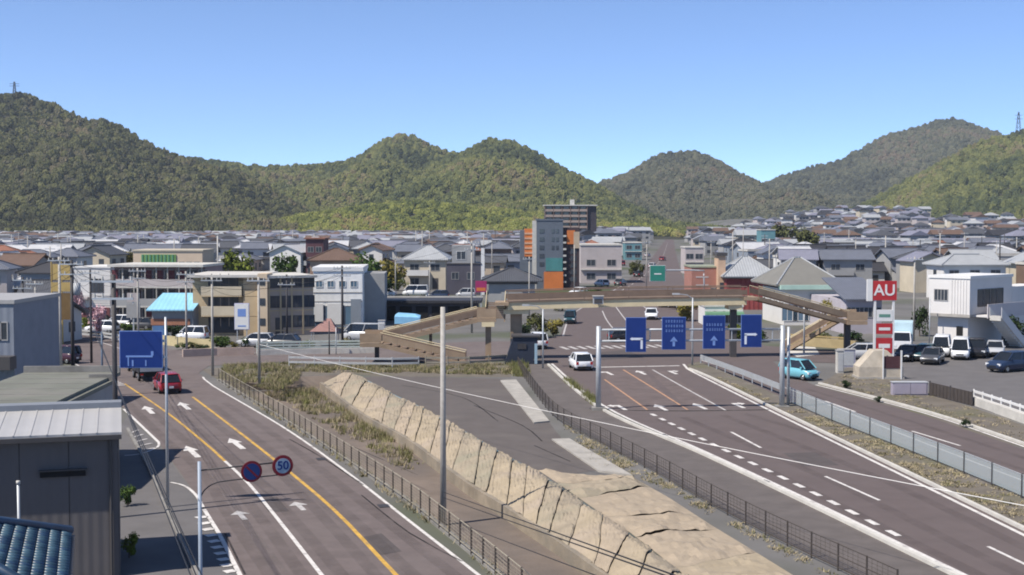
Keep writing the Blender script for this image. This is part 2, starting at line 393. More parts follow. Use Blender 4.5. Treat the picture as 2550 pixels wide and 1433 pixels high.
# yellow lined road markings
line(left_road, 'edge_line', [(1325,1545),(1190,1433),(1020,1300),(850,1167),(700,1062),(530,962),(505,940)], 0.16)
line(left_road, 'lane_line', [(870,1520),(800,1433),(700,1305),(620,1207),(560,1150)], 0.17)
line(left_road, 'lane_line', [(560,1150),(530,1122),(420,1032),(310,957)], 0.17, M_yellow)
line(left_road, 'centre_line', [(1075,1520),(985,1433),(830,1270),(690,1152),(575,1062),(480,990)], 0.19, M_yellow)
line(left_road, 'edge_line', [(640,1510),(597,1433),(545,1330),(508,1270)], 0.18)
line(left_road, 'edge_line', [(506,1265),(488,1235),(460,1212),(425,1203)], 0.15, step=.4)
line(left_road, 'edge_line', [(308,1020),(350,1060),(395,1103)], 0.18)
line(left_road, 'edge_line', [(395,1103),(392,1115),(350,1132),(310,1136)], 0.15, step=.4)
for k in range(10):
    t = k/9; x = 515+70*t; y = 1288+135*t
    a = W(x, y); c = W(x-26, y+4); bq = MB(); bq.ribbon([a, c], 0.22, None, 0.034); bq.build('gutter_block', M_white, left_road)
for k in range(5):
    a = W(345+11*k, 1072+11*k); c = W(325+6*k, 1080+11*k); bq = MB(); bq.ribbon([a, c], 0.1, None, 0.034); bq.build('hatch_line', M_whitew, left_road)
for q in ([(150,842),(230,848),(330,880)], [(40,850),(130,880),(215,922)]): line(left_road, 'edge_line', q, 0.18, M_whitew)
line(left_road, 'edge_line', [(445,884),(640,880),(900,876)], 0.18, M_whitew)
dashes(left_road, 'crosswalk_bar', [(205,930),(265,962)], 0.45, 0.95, 3.0, M_whitew)
def arrow(road, px, py, heading, kind='up', m=None, L=4.6, wd=0.34):
    p = W(px, py); b = MB()
    if kind == 'up':
        b.face([(-wd/2,-L/2,0),(wd/2,-L/2,0),(wd/2,L*.08,0),(-wd/2,L*.08,0)]); b.face([(-.44,L*.08,0),(.44,L*.08,0),(0,L/2,0)])
    else:
        s = -1 if kind == 'left' else 1
        b.face([(-wd/2,-L/2,0),(wd/2,-L/2,0),(wd/2,L*.3,0),(-wd/2,L*.3,0)])
        b.face([(s*wd/2,L*.12,0),(s*wd/2,L*.3,0),(s*.4,L*.3,0),(s*.4,L*.12,0)][::s]); b.face([(s*.4,L*.40,0),(s*.4,L*.02,0),(s*.85,L*.21,0)][::-s])
    o = b.build('lane_arrow', m or M_white, road, loc=(p.x, p.y, 0.034)); o.rotation_euler = (0, 0, heading); return o
hl = math.atan2(22.4-4.4, 91-50)
for x, y, kd in ((370,1022,'up'),(459,1012,'up'),(478,1126,'up'),(588,1106,'up')): arrow(left_road, x, y, hl*0.95, kd, None, 4.2)
for x, y in ((600,1285),(745,1262)): arrow(left_road, x, y, hl*0.9, 'up', M_whitew, 2.0, 0.25)
# main road markings
line(main_road, 'edge_line', [(2600,1530),(2400,1433),(2000,1240),(1750,1124),(1500,1010),(1374,907)], 0.22)
line(main_road, 'median_line', [(3000,1560),(2550,1335),(2250,1187),(1930,1030),(1760,945),(1712,920),(1702,908)], 0.22)
line(main_road, 'edge_line', [(3000,1272),(2550,1114),(2300,1030),(2032,960)], 0.2)
line(main_road, 'median_line', [(2700,1255),(2550,1200),(2200,1065),(1950,965),(1745,898)], 0.15, M_whitew)
line(main_road, 'stop_line', [(1478,916),(1592,914),(1692,912)], 0.45)
for q, mm in (([(1505,946),(1560,985),(1612,1022)], M_orange), ([(1552,922),(1630,970),(1712,1022)], M_orange), ([(1625,922),(1710,970),(1808,1024)], M_whitew)): line(main_road, 'lane_line', q, 0.16, mm)
dashes(main_road, 'lane_dash', [(1622,1032),(1800,1120),(2000,1216),(2250,1343)], 1.05, 2.1, 0.3)
for a in ([(1820,1077),(1895,1117)], [(2055,1188),(2190,1248)], [(2460,1363),(2620,1440)], [(2055,1000),(2130,1027)], [(2270,1075),(2392,1112)]): line(main_road, 'lane_dash', a, 0.17)
hr = -math.atan2(9.5, -40)+math.pi
hrr = math.atan2(10.2, 47)
for x, y, kd in ((1515,930,'left'),(1596,929,'up'),(1673,928,'right'),(1545,1015,'left'),(1645,1016,'up'),(1742,1013,'up'),(1835,1010,'right')): arrow(main_road, x, y, 0.16, kd, None, 3.2, .3)
for q in ([(1500,775),(1512,800),(1540,835)], [(1530,760),(1560,800),(1600,845)], [(1570,735),(1610,770),(1650,800)]): line(main_road, 'lane_line', q, 0.16, M_whitew)
line(main_road, 'edge_line', [(1402,838),(1418,792),(1448,768),(1503,738),(1562,705)], 0.2, M_whitew)
dashes(main_road, 'crosswalk_bar', [(1400,868),(1690,862)], 0.45, 0.95, 3.2, M_whitew)
dashes(main_road, 'lane_dash', [(1520,740),(1600,690),(1650,640),(1662,605)], 5, 12, 0.2, M_whitew)
# wear, patches and sealed cracks
def wear(road, pts, w, m=None, z=.0295, name='tyre_track'): 
    p = resample(PL(pts), 2); b = MB(); b.ribbon(p, w/2, None, z); b.build(name, m or M_wear, road)
for q in ([(735,1520),(672,1433),(560,1270),(505,1180),(400,1085),(300,985)], [(820,1520),(752,1433),(640,1280),(560,1185),(440,1080),(330,985)], [(920,1520),(850,1433),(735,1300),(640,1195),(520,1095),(420,1010)], [(1010,1520),(935,1433),(800,1285),(680,1165),(560,1075),(470,1010)], [(1130,1520),(1030,1433),(880,1295),(740,1175),(620,1080),(530,1010)], [(1240,1520),(1130,1433),(960,1300),(800,1172),(670,1075),(560,1005)]): wear(left_road, q, .55)
for q in ([(1080,1500),(1000,1433),(850,1300),(700,1170),(600,1085)], [(770,1500),(715,1433),(600,1285),(520,1180)]): wear(left_road, q, .25, M_wearl, .0296, 'wear_streak')
for q in ([(2700,1560),(2330,1380),(1950,1190),(1640,1045)], [(2800,1560),(2450,1390),(2050,1190),(1700,1040)], [(2950,1560),(2560,1370),(2150,1175),(1800,1035)], [(3000,1520),(2640,1345),(2200,1140),(1850,1030)]): wear(main_road, q, .6)
for q in ([(2900,1290),(2550,1172),(2250,1075),(2020,985)], [(2900,1262),(2550,1142),(2250,1045),(2010,970)]): wear(main_road, q, .5)
for q in ([(1540,1023),(1700,1025),(1915,1022)],): wear(main_road, q, .35, M_crack, .0375, 'pavement_joint')
for q in ([(880,1115),(960,1150),(1040,1185)], [(720,1095),(800,1140),(905,1210)], [(1150,1400),(1020,1330),(900,1235)], [(560,1330),(610,1433)]): wear(left_road, q, .09, M_crack, .0375, 'crack_line')
for q in ([(1350,1100),(1300,1060),(1180,1010)], [(1000,960),(1150,990),(1240,1050)], [(1420,1150),(1330,1110)]): 
    p = resample(PL(q), 2); b = MB(); b.ribbon(p, .05, None, .012); b.build('crack_line', M_crack, bpy.data.objects['terrace'])
for q in ([(640,1240),(690,1240),(720,1275),(668,1276)], [(900,1340),(950,1330),(1000,1375),(945,1385)], [(1480,880),(1560,872),(1600,890),(1500,898)]): poly_sheet('asphalt_patch', PL(q), .0285, M_patch, parent=left_road if q[0][0] < 1300 else main_road)
poly_sheet('asphalt_patch', PL([(1950,1130),(2030,1128),(2090,1160),(2000,1163)]), .0285, M_patch, parent=main_road)
# drain covers
for x, y in ((955,1262),(800,1145),(1480,1020),(1650,1085),(1900,1200)):
    p = W(x, y); b = MB(); b.box(-.25,.25,-.35,.35,0,.012); b.build('drain_cover', M_poledark, left_road if x < 1200 and y != 1020 else main_road, loc=(p.x, p.y, .03), rz=.3)
# kerbs
b = MB(); b.ribbon(resample(PL([(2585,1538),(2385,1440),(1990,1247),(1745,1131),(1490,1016),(1365,910)]), 3), 0.1, 0.0, 0.15); kb = b.build('kerb', M_concl); kb['kind'] = 'structure'
b = MB(); b.ribbon(resample(PL([(2990,1264),(2555,1110),(2305,1027),(2040,957)]), 3), 0.1, 0.0, 0.15); kb = b.build('kerb', M_concl); kb['kind'] = 'structure'
# median island
med = PL([(1712,912),(1740,905),(1770,915),(1960,1000),(2200,1092),(2550,1235),(2900,1385),(2900,1480),(2550,1318),(2250,1172),(1935,1020),(1765,938),(1716,918)])
b = MB(); mp = [(p.x, p.y) for p in med]
area = sum(mp[k][0]*mp[(k+1) % len(mp)][1]-mp[(k+1) % len(mp)][0]*mp[k][1] for k in range(len(mp)))
if area < 0: mp = mp[::-1]
b.prism(mp, 0.0, 0.14); o = b.build('median_island', M_verge); o['kind'] = 'structure'
b = MB(); b.ribbon(resample(PL([(2890,1484),(2550,1322),(2250,1176),(1935,1024),(1765,941),(1716,921)]), 3), 0.09, 0.0, 0.17); kb = b.build('kerb', M_concl); kb['kind'] = 'structure'
# lots
poly_sheet('parking_lot', PL([(2140,905),(2120,880),(2200,862),(2420,838),(2900,838),(2900,1120),(2480,1030),(2330,984)]), 0.012, M_lot)
poly_sheet('concrete_apron', PL([(1960,876),(1975,862),(2030,866),(2042,884),(1985,890)]), 0.03, M_concl)
poly_sheet('left_forecourt', PL([(300,1430),(300,1060),(320,1035),(400,1115),(470,1212),(500,1265),(590,1433),(640,1540),(300,1540)]), 0.01, M_lot)
# ---- hills
def gz(X, Y):
    def ss(a, b, x): t = max(0, min(1, (x-a)/(b-a))); return t*t*(3-2*t)
    return 17*ss(580, 1150, Y)*ss(155, 260, X)*(1-ss(320, 440, X))
b = MB(); nx, ny = 40, 30
for j in range(ny+1):
    for i in range(nx+1):
        X = 130+i*26; Y = 540+j*36; b.v.append((X, Y, gz(X, Y)-(0.4 if gz(X, Y) < .3 else 0)))
for j in range(ny):
    for i in range(nx): b.f.append((j*(nx+1)+i, j*(nx+1)+i+1, (j+1)*(nx+1)+i+1, (j+1)*(nx+1)+i)); b.m.append(0)
structure('valley_slope', b, M_town, smooth=True)

def leaf_mat(name, cols, scale, tscale=0.012):
    m = bpy.data.materials.new(name); m.use_nodes = True; MATS[name] = m
    t = m.node_tree; N = t.nodes; L = t.links; bs = N['Principled BSDF']; bs.inputs['Roughness'].default_value = 0.9; bs.inputs['Specular IOR Level'].default_value = 0.1
    oi = N.new('ShaderNodeObjectInfo'); gm = N.new('ShaderNodeNewGeometry')
    n = N.new('ShaderNodeTexNoise'); n.inputs['Scale'].default_value = tscale; n.inputs['Detail'].default_value = 5; L.new(gm.outputs['Position'], n.inputs['Vector'])
    ad = N.new('ShaderNodeMath'); ad.operation = 'MULTIPLY_ADD'; L.new(oi.outputs['Random'], ad.inputs[0]); ad.inputs[1].default_value = 0.62; 
    s2 = N.new('ShaderNodeMath'); s2.operation = 'MULTIPLY_ADD'; L.new(n.outputs['Fac'], s2.inputs[0]); s2.inputs[1].default_value = 2.1; s2.inputs[2].default_value = -0.85
    L.new(s2.outputs[0], ad.inputs[2])
    r = N.new('ShaderNodeValToRGB'); L.new(ad.outputs[0], r.inputs['Fac'])
    e = r.color_ramp.elements
    while len(e) < len(cols): e.new(0.5)
    for k, (p, c) in enumerate(cols): e[k].position = p; e[k].color = (*c, 1)
    n2 = N.new('ShaderNodeTexNoise'); n2.inputs['Scale'].default_value = scale; n2.inputs['Detail'].default_value = 4; L.new(gm.outputs['Position'], n2.inputs['Vector'])
    mx = N.new('ShaderNodeMix'); mx.data_type = 'RGBA'; mx.blend_type = 'MULTIPLY'; mx.inputs['Factor'].default_value = 0.6
    r2 = N.new('ShaderNodeValToRGB'); L.new(n2.outputs['Fac'], r2.inputs['Fac']); r2.color_ramp.elements[0].position = .35; r2.color_ramp.elements[1].position = .65
    r2.color_ramp.elements[0].color = (.35, .35, .35, 1); r2.color_ramp.elements[1].color = (1.3, 1.3, 1.3, 1)
    L.new(r.outputs['Color'], mx.inputs['A']); L.new(r2.outputs['Color'], mx.inputs['B']); L.new(mx.outputs['Result'], bs.inputs['Base Color'])
    return m
M_forest_a = leaf_mat('forest_left', [(0.1, (0.062,0.063,0.036)), (0.4, (0.094,0.098,0.044)), (0.62, (0.144,0.144,0.058)), (0.82, (0.131,0.122,0.071)), (1.0, (0.169,0.140,0.079))], 0.9, .009)
M_forest_m = leaf_mat('forest_middle', [(0.1, (0.062,0.078,0.038)), (0.4, (0.110,0.124,0.048)), (0.65, (0.156,0.165,0.058)), (0.85, (0.188,0.189,0.068)), (1.0, (0.188,0.159,0.084))], 0.9, .008)
M_forest_y = leaf_mat('forest_spring', [(0.1, (0.094,0.112,0.034)), (0.4, (0.169,0.183,0.047)), (0.65, (0.237,0.244,0.063)), (0.85, (0.213,0.201,0.079)), (1.0, (0.237,0.183,0.084))], 0.9, .012)
M_forest_g = leaf_mat('forest_grey', [(0.1, (0.075,0.081,0.059)), (0.4, (0.106,0.112,0.074)), (0.65, (0.144,0.144,0.089)), (0.85, (0.150,0.137,0.097)), (1.0, (0.175,0.140,0.095))], 0.9, .006)
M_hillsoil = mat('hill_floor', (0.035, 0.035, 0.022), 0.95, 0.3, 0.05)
def forest_nodes(name, m, dens, rmin, rmax, seed, tall=1.1):
    ng = bpy.data.node_groups.new(name, 'GeometryNodeTree')
    ng.interface.new_socket('Geometry', in_out='INPUT', socket_type='NodeSocketGeometry'); ng.interface.new_socket('Geometry', in_out='OUTPUT', socket_type='NodeSocketGeometry')
    N = ng.nodes; L = ng.links
    gi = N.new('NodeGroupInput'); go = N.new('NodeGroupOutput')
    dp = N.new('GeometryNodeDistributePointsOnFaces'); dp.inputs['Density'].default_value = dens; dp.inputs['Seed'].default_value = seed
    L.new(gi.outputs[0], dp.inputs['Mesh'])
    ico = N.new('GeometryNodeMeshIcoSphere'); ico.inputs['Subdivisions'].default_value = 4
    sp = N.new('GeometryNodeSetPosition'); L.new(ico.outputs[0], sp.inputs['Geometry'])
    nz = N.new('ShaderNodeTexNoise'); nz.inputs['Scale'].default_value = 2.3; nz.inputs['Detail'].default_value = 5; nz.inputs['Roughness'].default_value = 0.7
    nm = N.new('GeometryNodeInputNormal'); ma = N.new('ShaderNodeMath'); ma.operation = 'MULTIPLY_ADD'; L.new(nz.outputs['Fac'], ma.inputs[0]); ma.inputs[1].default_value = 1.9; ma.inputs[2].default_value = -0.95
    vm = N.new('ShaderNodeVectorMath'); vm.operation = 'SCALE'; L.new(nm.outputs[0], vm.inputs[0]); L.new(ma.outputs[0], vm.inputs['Scale']); L.new(vm.outputs[0], sp.inputs['Offset'])
    sm = N.new('GeometryNodeSetMaterial'); sm.inputs['Material'].default_value = m; L.new(sp.outputs[0], sm.inputs[0])
    ip = N.new('GeometryNodeInstanceOnPoints'); L.new(dp.outputs['Points'], ip.inputs['Points']); L.new(sm.outputs[0], ip.inputs['Instance'])
    rv = N.new('FunctionNodeRandomValue'); rv.data_type = 'FLOAT_VECTOR'; rv.inputs[0].default_value = (rmin, rmin, rmin*tall); rv.inputs[1].default_value = (rmax, rmax, rmax*tall*1.25); rv.inputs['Seed'].default_value = seed
    L.new(rv.outputs[0], ip.inputs['Scale'])
    rr = N.new('FunctionNodeRandomValue'); rr.data_type = 'FLOAT_VECTOR'; rr.inputs[0].default_value = (-.2, -.2, 0); rr.inputs[1].default_value = (.2, .2, 6.28); rr.inputs['Seed'].default_value = seed+5
    L.new(rr.outputs[0], ip.inputs['Rotation'])
    jn = N.new('GeometryNodeJoinGeometry'); L.new(gi.outputs[0], jn.inputs[0]); L.new(ip.outputs[0], jn.inputs[0]); L.new(jn.outputs[0], go.inputs[0])
    return ng
def hill(name, ridge, D, front, back, seed, m, dens=0.016, rad=(3.6, 6.2), sharp=1.15, skew=0.0):
    """a wooded hill: ridge = (photo x, photo y) of its skyline, D = distance of the ridge"""
    pts = [AT(x, y, D) for x, y in ridge]
    xs = [p.x for p in pts]; zs = [max(0, p.z-8) for p in pts]
    def hz(X):
        if X <= xs[0]: return max(0, zs[0]-(xs[0]-X)*.25)
        if X >= xs[-1]: return max(0, zs[-1]-(X-xs[-1])*.25)
        for k in range(len(xs)-1):
            if xs[k] <= X <= xs[k+1]:
                t = (X-xs[k])/(xs[k+1]-xs[k]); t = t*t*(3-2*t)*.5+t*.5
                return zs[k]*(1-t)+zs[k+1]*t
    step = 14; xa, xb = xs[0]-90, xs[-1]+90; nx = int((xb-xa)/step); ny = int((front+back)/step)
    b = MB()
    for j in range(ny+1):
        for i in range(nx+1):
            X = xa+i*step; Y = D-front+j*step
            off = 60*noise.noise(Vector((X*.004, seed, 0)))
            u = (Y-D)/(front if Y < D else back)
            warp = 45*noise.noise(Vector((X*.006, Y*.006, seed))) * (1-(1-abs(u))**2 if abs(u) < 1 else 1)
            h = hz(X+warp+skew*(Y-D))
            pr = max(0, 1-abs(u))**sharp
            s = h*pr + (26*noise.noise(Vector((X*.009, Y*.007, seed+3)))*min(1, h/60) + 5*noise.noise(Vector((X*.03, Y*.03, seed))))*math.sin(math.pi*min(1, max(0, 1-abs(u))))*1.2
            b.v.append((X, Y, max(-2, s-(2 if pr <= 0.001 else 0))))
    for j in range(ny):
        for i in range(nx):
            q = (j*(nx+1)+i, j*(nx+1)+i+1, (j+1)*(nx+1)+i+1, (j+1)*(nx+1)+i)
            if max(b.v[k][2] for k in q) > -1.5: b.f.append(q); b.m.append(0)
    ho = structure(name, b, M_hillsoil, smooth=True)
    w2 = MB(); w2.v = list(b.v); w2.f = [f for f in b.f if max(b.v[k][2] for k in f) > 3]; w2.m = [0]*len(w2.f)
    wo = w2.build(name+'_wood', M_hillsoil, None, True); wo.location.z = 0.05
    tag(wo, None, None, None, 'stuff')
    md = wo.modifiers.new('trees', 'NODES'); md.node_group = forest_nodes(name+'_trees', m, dens, rad[0], rad[1], seed)
    return ho, wo
HL = [(-700,240),(-300,205),(0,225),(50,217),(90,228),(130,247),(190,277),(220,291),(265,285),(310,307),(360,341),(410,366),(450,381),(490,394),(540,405),(600,424),(660,455),(720,490),(780,528),(850,556)]
HM = [(300,398),(380,392),(500,388),(560,397),(620,406),(700,409),(780,403),(860,396),(900,381),(940,351),(975,333),(1005,326),(1040,336),(1090,363),(1140,378),(1200,400),(1280,440),(1400,500),(1500,550)]
HM2 = [(960,470),(1040,425),(1100,390),(1150,373),(1190,351),(1225,341),(1255,339),(1290,351),(1330,369),(1370,396),(1420,421),(1470,446),(1520,476),(1560,501),(1620,540),(1680,556)]
HM3 = [(1380,500),(1440,472),(1500,446),(1560,426),(1600,401),(1640,379),(1690,371),(1730,371),(1770,386),(1830,421),(1880,446),(1910,461),(1960,491),(2010,521),(2060,545)]
HRb = [(1780,520),(1850,482),(1910,451),(1960,431),(2030,411),(2090,396),(2150,366),(2190,339),(2240,326),(2300,306),(2350,294),(2380,292),(2420,306),(2470,323),(2520,340),(2620,360)]
HRf = [(2050,545),(2150,502),(2220,464),(2290,427),(2350,392),(2400,366),(2450,341),(2500,329),(2550,320),(2700,302),(2900,310),(3100,330)]
H = {}
H['L'] = hill('left_hill', HL, 1420, 430, 320, 11, M_forest_a, 0.030, (2.0, 5.4))
H['M'] = hill('middle_hill', HM, 1950, 600, 350, 23, M_forest_m, 0.022, (2.4, 6.2))
H['M2'] = hill('round_hill', HM2, 1750, 560, 350, 37, M_forest_m, 0.024, (2.3, 5.9))
H['M3'] = hill('saddle_hill', HM3, 2250, 620, 350, 41, M_forest_g, 0.018, (3.3, 6.0))
H['RB'] = hill('far_right_hill', HRb, 2700, 700, 350, 53, M_forest_g, 0.014, (3.6, 6.8))
H['RF'] = hill('right_hill', HRf, 1750, 520, 350, 67, M_forest_m, 0.024, (2.3, 5.9))
# low spring-green spur at the foot of the middle hills
HS = [(720,545),(800,520),(900,500),(1000,490),(1100,492),(1200,505),(1300,515),(1400,525),(1520,545),(1640,552)]
H['S'] = hill('foothill', HS, 1280, 230, 250, 71, M_forest_y, 0.032, (2.4, 4.4))
lab = {'L': ('woods on the long shouldered hill with grey brown and olive trees', 'wood'), 'M': ('woods on the pointed hill and long saddle behind the apartment tower', 'wood'),
       'M2': ('woods on the round domed hill between the pointed one and the saddle', 'wood'), 'M3': ('woods on the flat topped hill above the valley road', 'wood'),
       'RB': ('greyish woods on the tall far ridge at the valley head', 'wood'), 'RF': ('olive woods on the slope in front of the tall far ridge', 'wood'), 'S': ('bright spring green trees along the foot of the central hills', 'wood')}
for k, (l, c) in lab.items(): tag(H[k][1], l, c)
#@@OBJECTS
# ================================================================== BUILDINGS
WIN = {}
def window(parent, x, y, z, ww, hh, rz=0, fr=None, gl=None, mull=1):
    """window hung on a wall; local -y is outward"""
    key = (round(ww, 2), round(hh, 2), mull)
    if key not in WIN:
        b = MB(); t = 0.07
        b.box(-ww/2-t, ww/2+t, -0.06, 0.02, -t, 0); b.box(-ww/2-t, ww/2+t, -0.06, 0.02, hh, hh+t)
        b.box(-ww/2-t, -ww/2, -0.06, 0.02, 0, hh); b.box(ww/2, ww/2+t, -0.06, 0.02, 0, hh)
        for k in range(mull): xx = -ww/2+ww*(k+1)/(mull+1); b.box(xx-.03, xx+.03, -0.05, 0.02, 0, hh)
        p = MB(); p.box(-ww/2, ww/2, -0.025, 0.015, 0, hh)
        WIN[key] = (b.mesh('window'), p.mesh('pane'))
    o = inst('window', WIN[key][0], fr or M_frame, parent, (x, y, z), rz)
    inst('pane', WIN[key][1], gl or M_glass, o); return o
def simple_window(parent, x, y, z, ww, hh, rz=0, gl=None):
    key = ('s', ww, hh)
    if key not in WIN:
        b = MB(); b.box(-ww/2, ww/2, -0.05, 0.02, 0, hh); WIN[key] = b.mesh('window')
    return inst('window', WIN[key], gl or M_glass, parent, (x, y, z), rz)
def block(px0, px1, ybase, ytop, rot=0.0, label='', cat='building', name='building', group=None):
    """an empty at a building's front left ground corner; returns it with its width and height read off the photo"""
    L = W(px0, ybase); dirv = Vector((math.cos(R(rot)), math.sin(R(rot)), 0)); lo, hi = 0.1, 200
    for _ in range(40):
        m = (lo+hi)/2
        if proj(L+dirv*m)[0] < px1: lo = m
        else: hi = m
    h = AT(px0, ytop, L.y).z
    t = thing(name, label, cat, L, R(rot), group); EXCL.append((L.x+dirv.x*lo/2, L.y+dirv.y*lo/2, lo/2+7))
    return t, lo, h
EXCL = []
def part(name, m, parent, *boxes, **kw):
    b = MB()
    for q in boxes: b.box(*q)
    return b.build(name, m, parent, **kw)
WC = dict(white=mat('wall_white', (.60,.59,.57), .85, .08, .4), cream=mat('wall_cream', (.50,.44,.34), .85, .1, .4), grey=mat('wall_grey', (.30,.30,.30), .85, .12, .4),
          beige=mat('wall_beige', (.42,.34,.25), .85, .12, .4), brown=mat('wall_brown', (.16,.11,.085), .85, .15, .4), pink=mat('wall_pink', (.43,.385,.375), .85, .1, .4),
          dark=mat('wall_dark', (.07,.068,.075), .8, .15, .4), bluegrey=mat('wall_bluegrey', (.22,.25,.29), .8, .1, .4))
RC = dict(slate=ribbed('roof_slate', (.075,.078,.088), .3, .6, 'X'), bluegrey=ribbed('roof_bluegrey', (.13,.14,.17), .3, .55, 'X'), brown=ribbed('roof_brown', (.13,.085,.065), .3, .7, 'X'),
          pale=ribbed('roof_pale', (.33,.34,.35), .4, .45, 'X'), lilac=ribbed('roof_lilac', (.20,.20,.25), .3, .5, 'X'), black=ribbed('roof_black', (.04,.04,.046), .3, .6, 'X'), rust=ribbed('roof_rust', (.24,.11,.075), .3, .7, 'X'), silver=ribbed('roof_silver', (.48,.48,.49), .4, .45, 'X'))
HM_ = {}
def roof_mesh(kind, w, d, pitch=0.42, ov=0.6):
    key = (kind, w, d, pitch)
    if key in HM_: return HM_[key]
    a, c = w/2+ov, d/2+ov; rise = c*pitch; t = 0.16; b = MB(); r = MB()
    if kind == 'gable':
        for s in (-1, 1):
            b.loft([[(-a, s*c, 0), (-a, 0, rise), (-a, 0, rise-t-.04), (-a, s*c, -t)], [(a, s*c, 0), (a, 0, rise), (a, 0, rise-t-.04), (a, s*c, -t)]])
        r.box(-a-.05, a+.05, -.14, .14, rise-.05, rise+.16)
    elif kind == 'hip':
        rl = max(.4, a-c)
        top = [(-rl, 0, rise), (rl, 0, rise)]; e = [(-a,-c,0),(a,-c,0),(a,c,0),(-a,c,0)]; e2 = [(x, y, -t) for x, y, z in e]
        b.face([e[0], e[1], top[1], top[0]]); b.face([e[2], e[3], top[0], top[1]]); b.face([e[1], e[2], top[1]]); b.face([e[3], e[0], top[0]])
        for k in range(4): b.face([e2[k], e2[(k+1) % 4], e[(k+1) % 4], e[k]])
        b.face(e2[::-1])
        r.box(-rl-.1, rl+.1, -.14, .14, rise-.05, rise+.16)
        for s in ((-1,-1),(1,-1),(1,1),(-1,1)): r.tube((s[0]*rl, 0, rise+.04), (s[0]*a, s[1]*c, .05), .11, 6)
    else:
        b.box(-w/2-.15, w/2+.15, -d/2-.15, d/2+.15, -.05, .35); r.box(-w/2+.2, w/2-.2, -d/2+.2, d/2-.2, .3, .42)
    HM_[key] = (b.mesh('roof'), r.mesh('ridge'), rise); return HM_[key]
def house(loc, rz, w, d, st, kind, wallm, roofm, label, detail=2, annex=0, group=None, fr=None):
    h = 2.8*st+.3; t = thing('house', label, 'house', loc, rz, group)
    rm, rg, rise = roof_mesh(kind, w, d)
    key = ('wall', w, d, st, kind, annex)
    if key not in HM_:
        b = MB(); b.box(-w/2, w/2, -d/2, d/2, -1.2, h)
        if kind == 'gable':
            pk = h+(d/2)*.42-.05
            for s in (-1, 1): b.loft([[(s*(w/2-.001), -d/2, h), (s*(w/2-.001), d/2, h), (s*(w/2-.001), 0, pk)], [(s*(w/2-.2), -d/2, h), (s*(w/2-.2), d/2, h), (s*(w/2-.2), 0, pk)]])
        if annex: b.box(-w/2+.3, w/2-w*.4, -d/2-2.2, -d/2+.1, -1.2, 2.9)
        HM_[key] = b.mesh('wall')
    inst('wall', HM_[key], wallm, t)
    ro = inst('roof', rm, roofm, t, (0, 0, h-(.02 if kind != 'flat' else 0)))
    inst('ridge' if kind != 'flat' else 'roof_deck', rg, roofm if kind != 'flat' else M_concd, ro)
    if annex:
        k2 = ('annexroof', w)
        if k2 not in HM_:
            b = MB(); x0, x1 = -w/2, w/2-w*.4+.4
            b.loft([[(x0, -2.8, 0), (x1, -2.8, 0), (x1, -2.8, .14), (x0, -2.8, .14)], [(x0, .0, .9), (x1, .0, .9), (x1, .0, 1.05), (x0, .0, 1.05)]]); HM_[k2] = b.mesh('porch_roof')
        inst('porch_roof', HM_[k2], roofm, t, (0, -d/2, 2.85))
    if detail >= 1:
        n = max(2, int(w/3.2))
        for s in range(st):
            for k in range(n):
                x = -w/2+w*(k+.5)/n
                if annex and s == 0 and x < w*.1: continue
                if s == 0 and k == n-1 and detail >= 2:
                    b = HM_.get('door')
                    if not b: m_ = MB(); m_.box(-.55, .55, -.07, .02, 0, 2.1); b = HM_['door'] = m_.mesh('door')
                    inst('door', b, M_framed, t, (x, -d/2, .15)); continue
                (window if detail >= 2 else simple_window)(t, x, -d/2, 2.8*s+(.95 if s or k % 2 else .3), 1.65, 1.15 if (s or k % 2) else 1.9, *( [0, fr] if detail >= 2 else [0]))
            for k in range(max(1, int(d/4))):
                yy = -d/2+d*(k+.5)/max(1, int(d/4))
                simple_window(t, -w/2, yy, 2.8*s+1.0, 1.2, 1.1, -math.pi/2); simple_window(t, w/2, yy, 2.8*s+1.0, 1.2, 1.1, math.pi/2)
        if st == 2 and detail >= 2 and not annex:
            key = ('balc', w)
            if key not in HM_: b = MB(); b.box(-w*.42, w*.1, -1.2, .05, 0, .15); b.box(-w*.42, w*.1, -1.2, -1.1, .15, 1.1); b.box(-w*.42, -w*.42+.1, -1.1, 0, .15, 1.1); b.box(w*.1-.1, w*.1, -1.1, 0, .15, 1.1); HM_[key] = b.mesh('balcony')
            inst('balcony', HM_[key], WC['white'] if random.random() < .5 else WC['grey'], t, (0, -d/2, 2.75))
    return t

# ---- near left: charcoal shed with pale seamed roof
M_char = ribbed('cladding_charcoal', (.125,.115,.115), .35, .7, 'X', .15, .05); M_seam = ribbed('roof_pale_seam', (.40,.39,.38), .55, .4, 'X', .2, .06)
cr = W(297, 555+13*F/50.0); dr = Vector((math.cos(R(16)), math.sin(R(16)), 0)); wl = 17.0
shed = thing('shed', 'large charcoal clad shed with pale grey metal roof beside the yellow lined road', 'shed', cr-dr*wl, R(16)); EXCL.append((cr.x-7, cr.y, 12))
hz_ = AT(297, 1072, cr.y).z
part('wall', M_char, shed, (0, wl-.02, .14, 4.9, -.5, hz_-.35))
for k in range(10): part('cladding_panel', M_char, shed, (wl*k/10+.012, wl*(k+1)/10-.012, .05, .16, -.4, hz_-.28))
for k in range(3): part('cladding_panel', M_char, shed, (wl-.04, wl+.05, .15+1.6*k, .15+1.6*(k+1)-.03, -.4, hz_-.28))
rf = MB(); rf.loft([[(-.2, -.35, hz_-.22), (wl+.15, -.35, hz_-.22), (wl+.15, -.35, hz_-.02), (-.2, -.35, hz_-.02)], [(-.2, 4.2, hz_+.08), (wl+.15, 4.2, hz_+.08), (wl+.15, 4.2, hz_+.28), (-.2, 4.2, hz_+.28)]])
rfo = rf.build('roof', M_seam, shed)
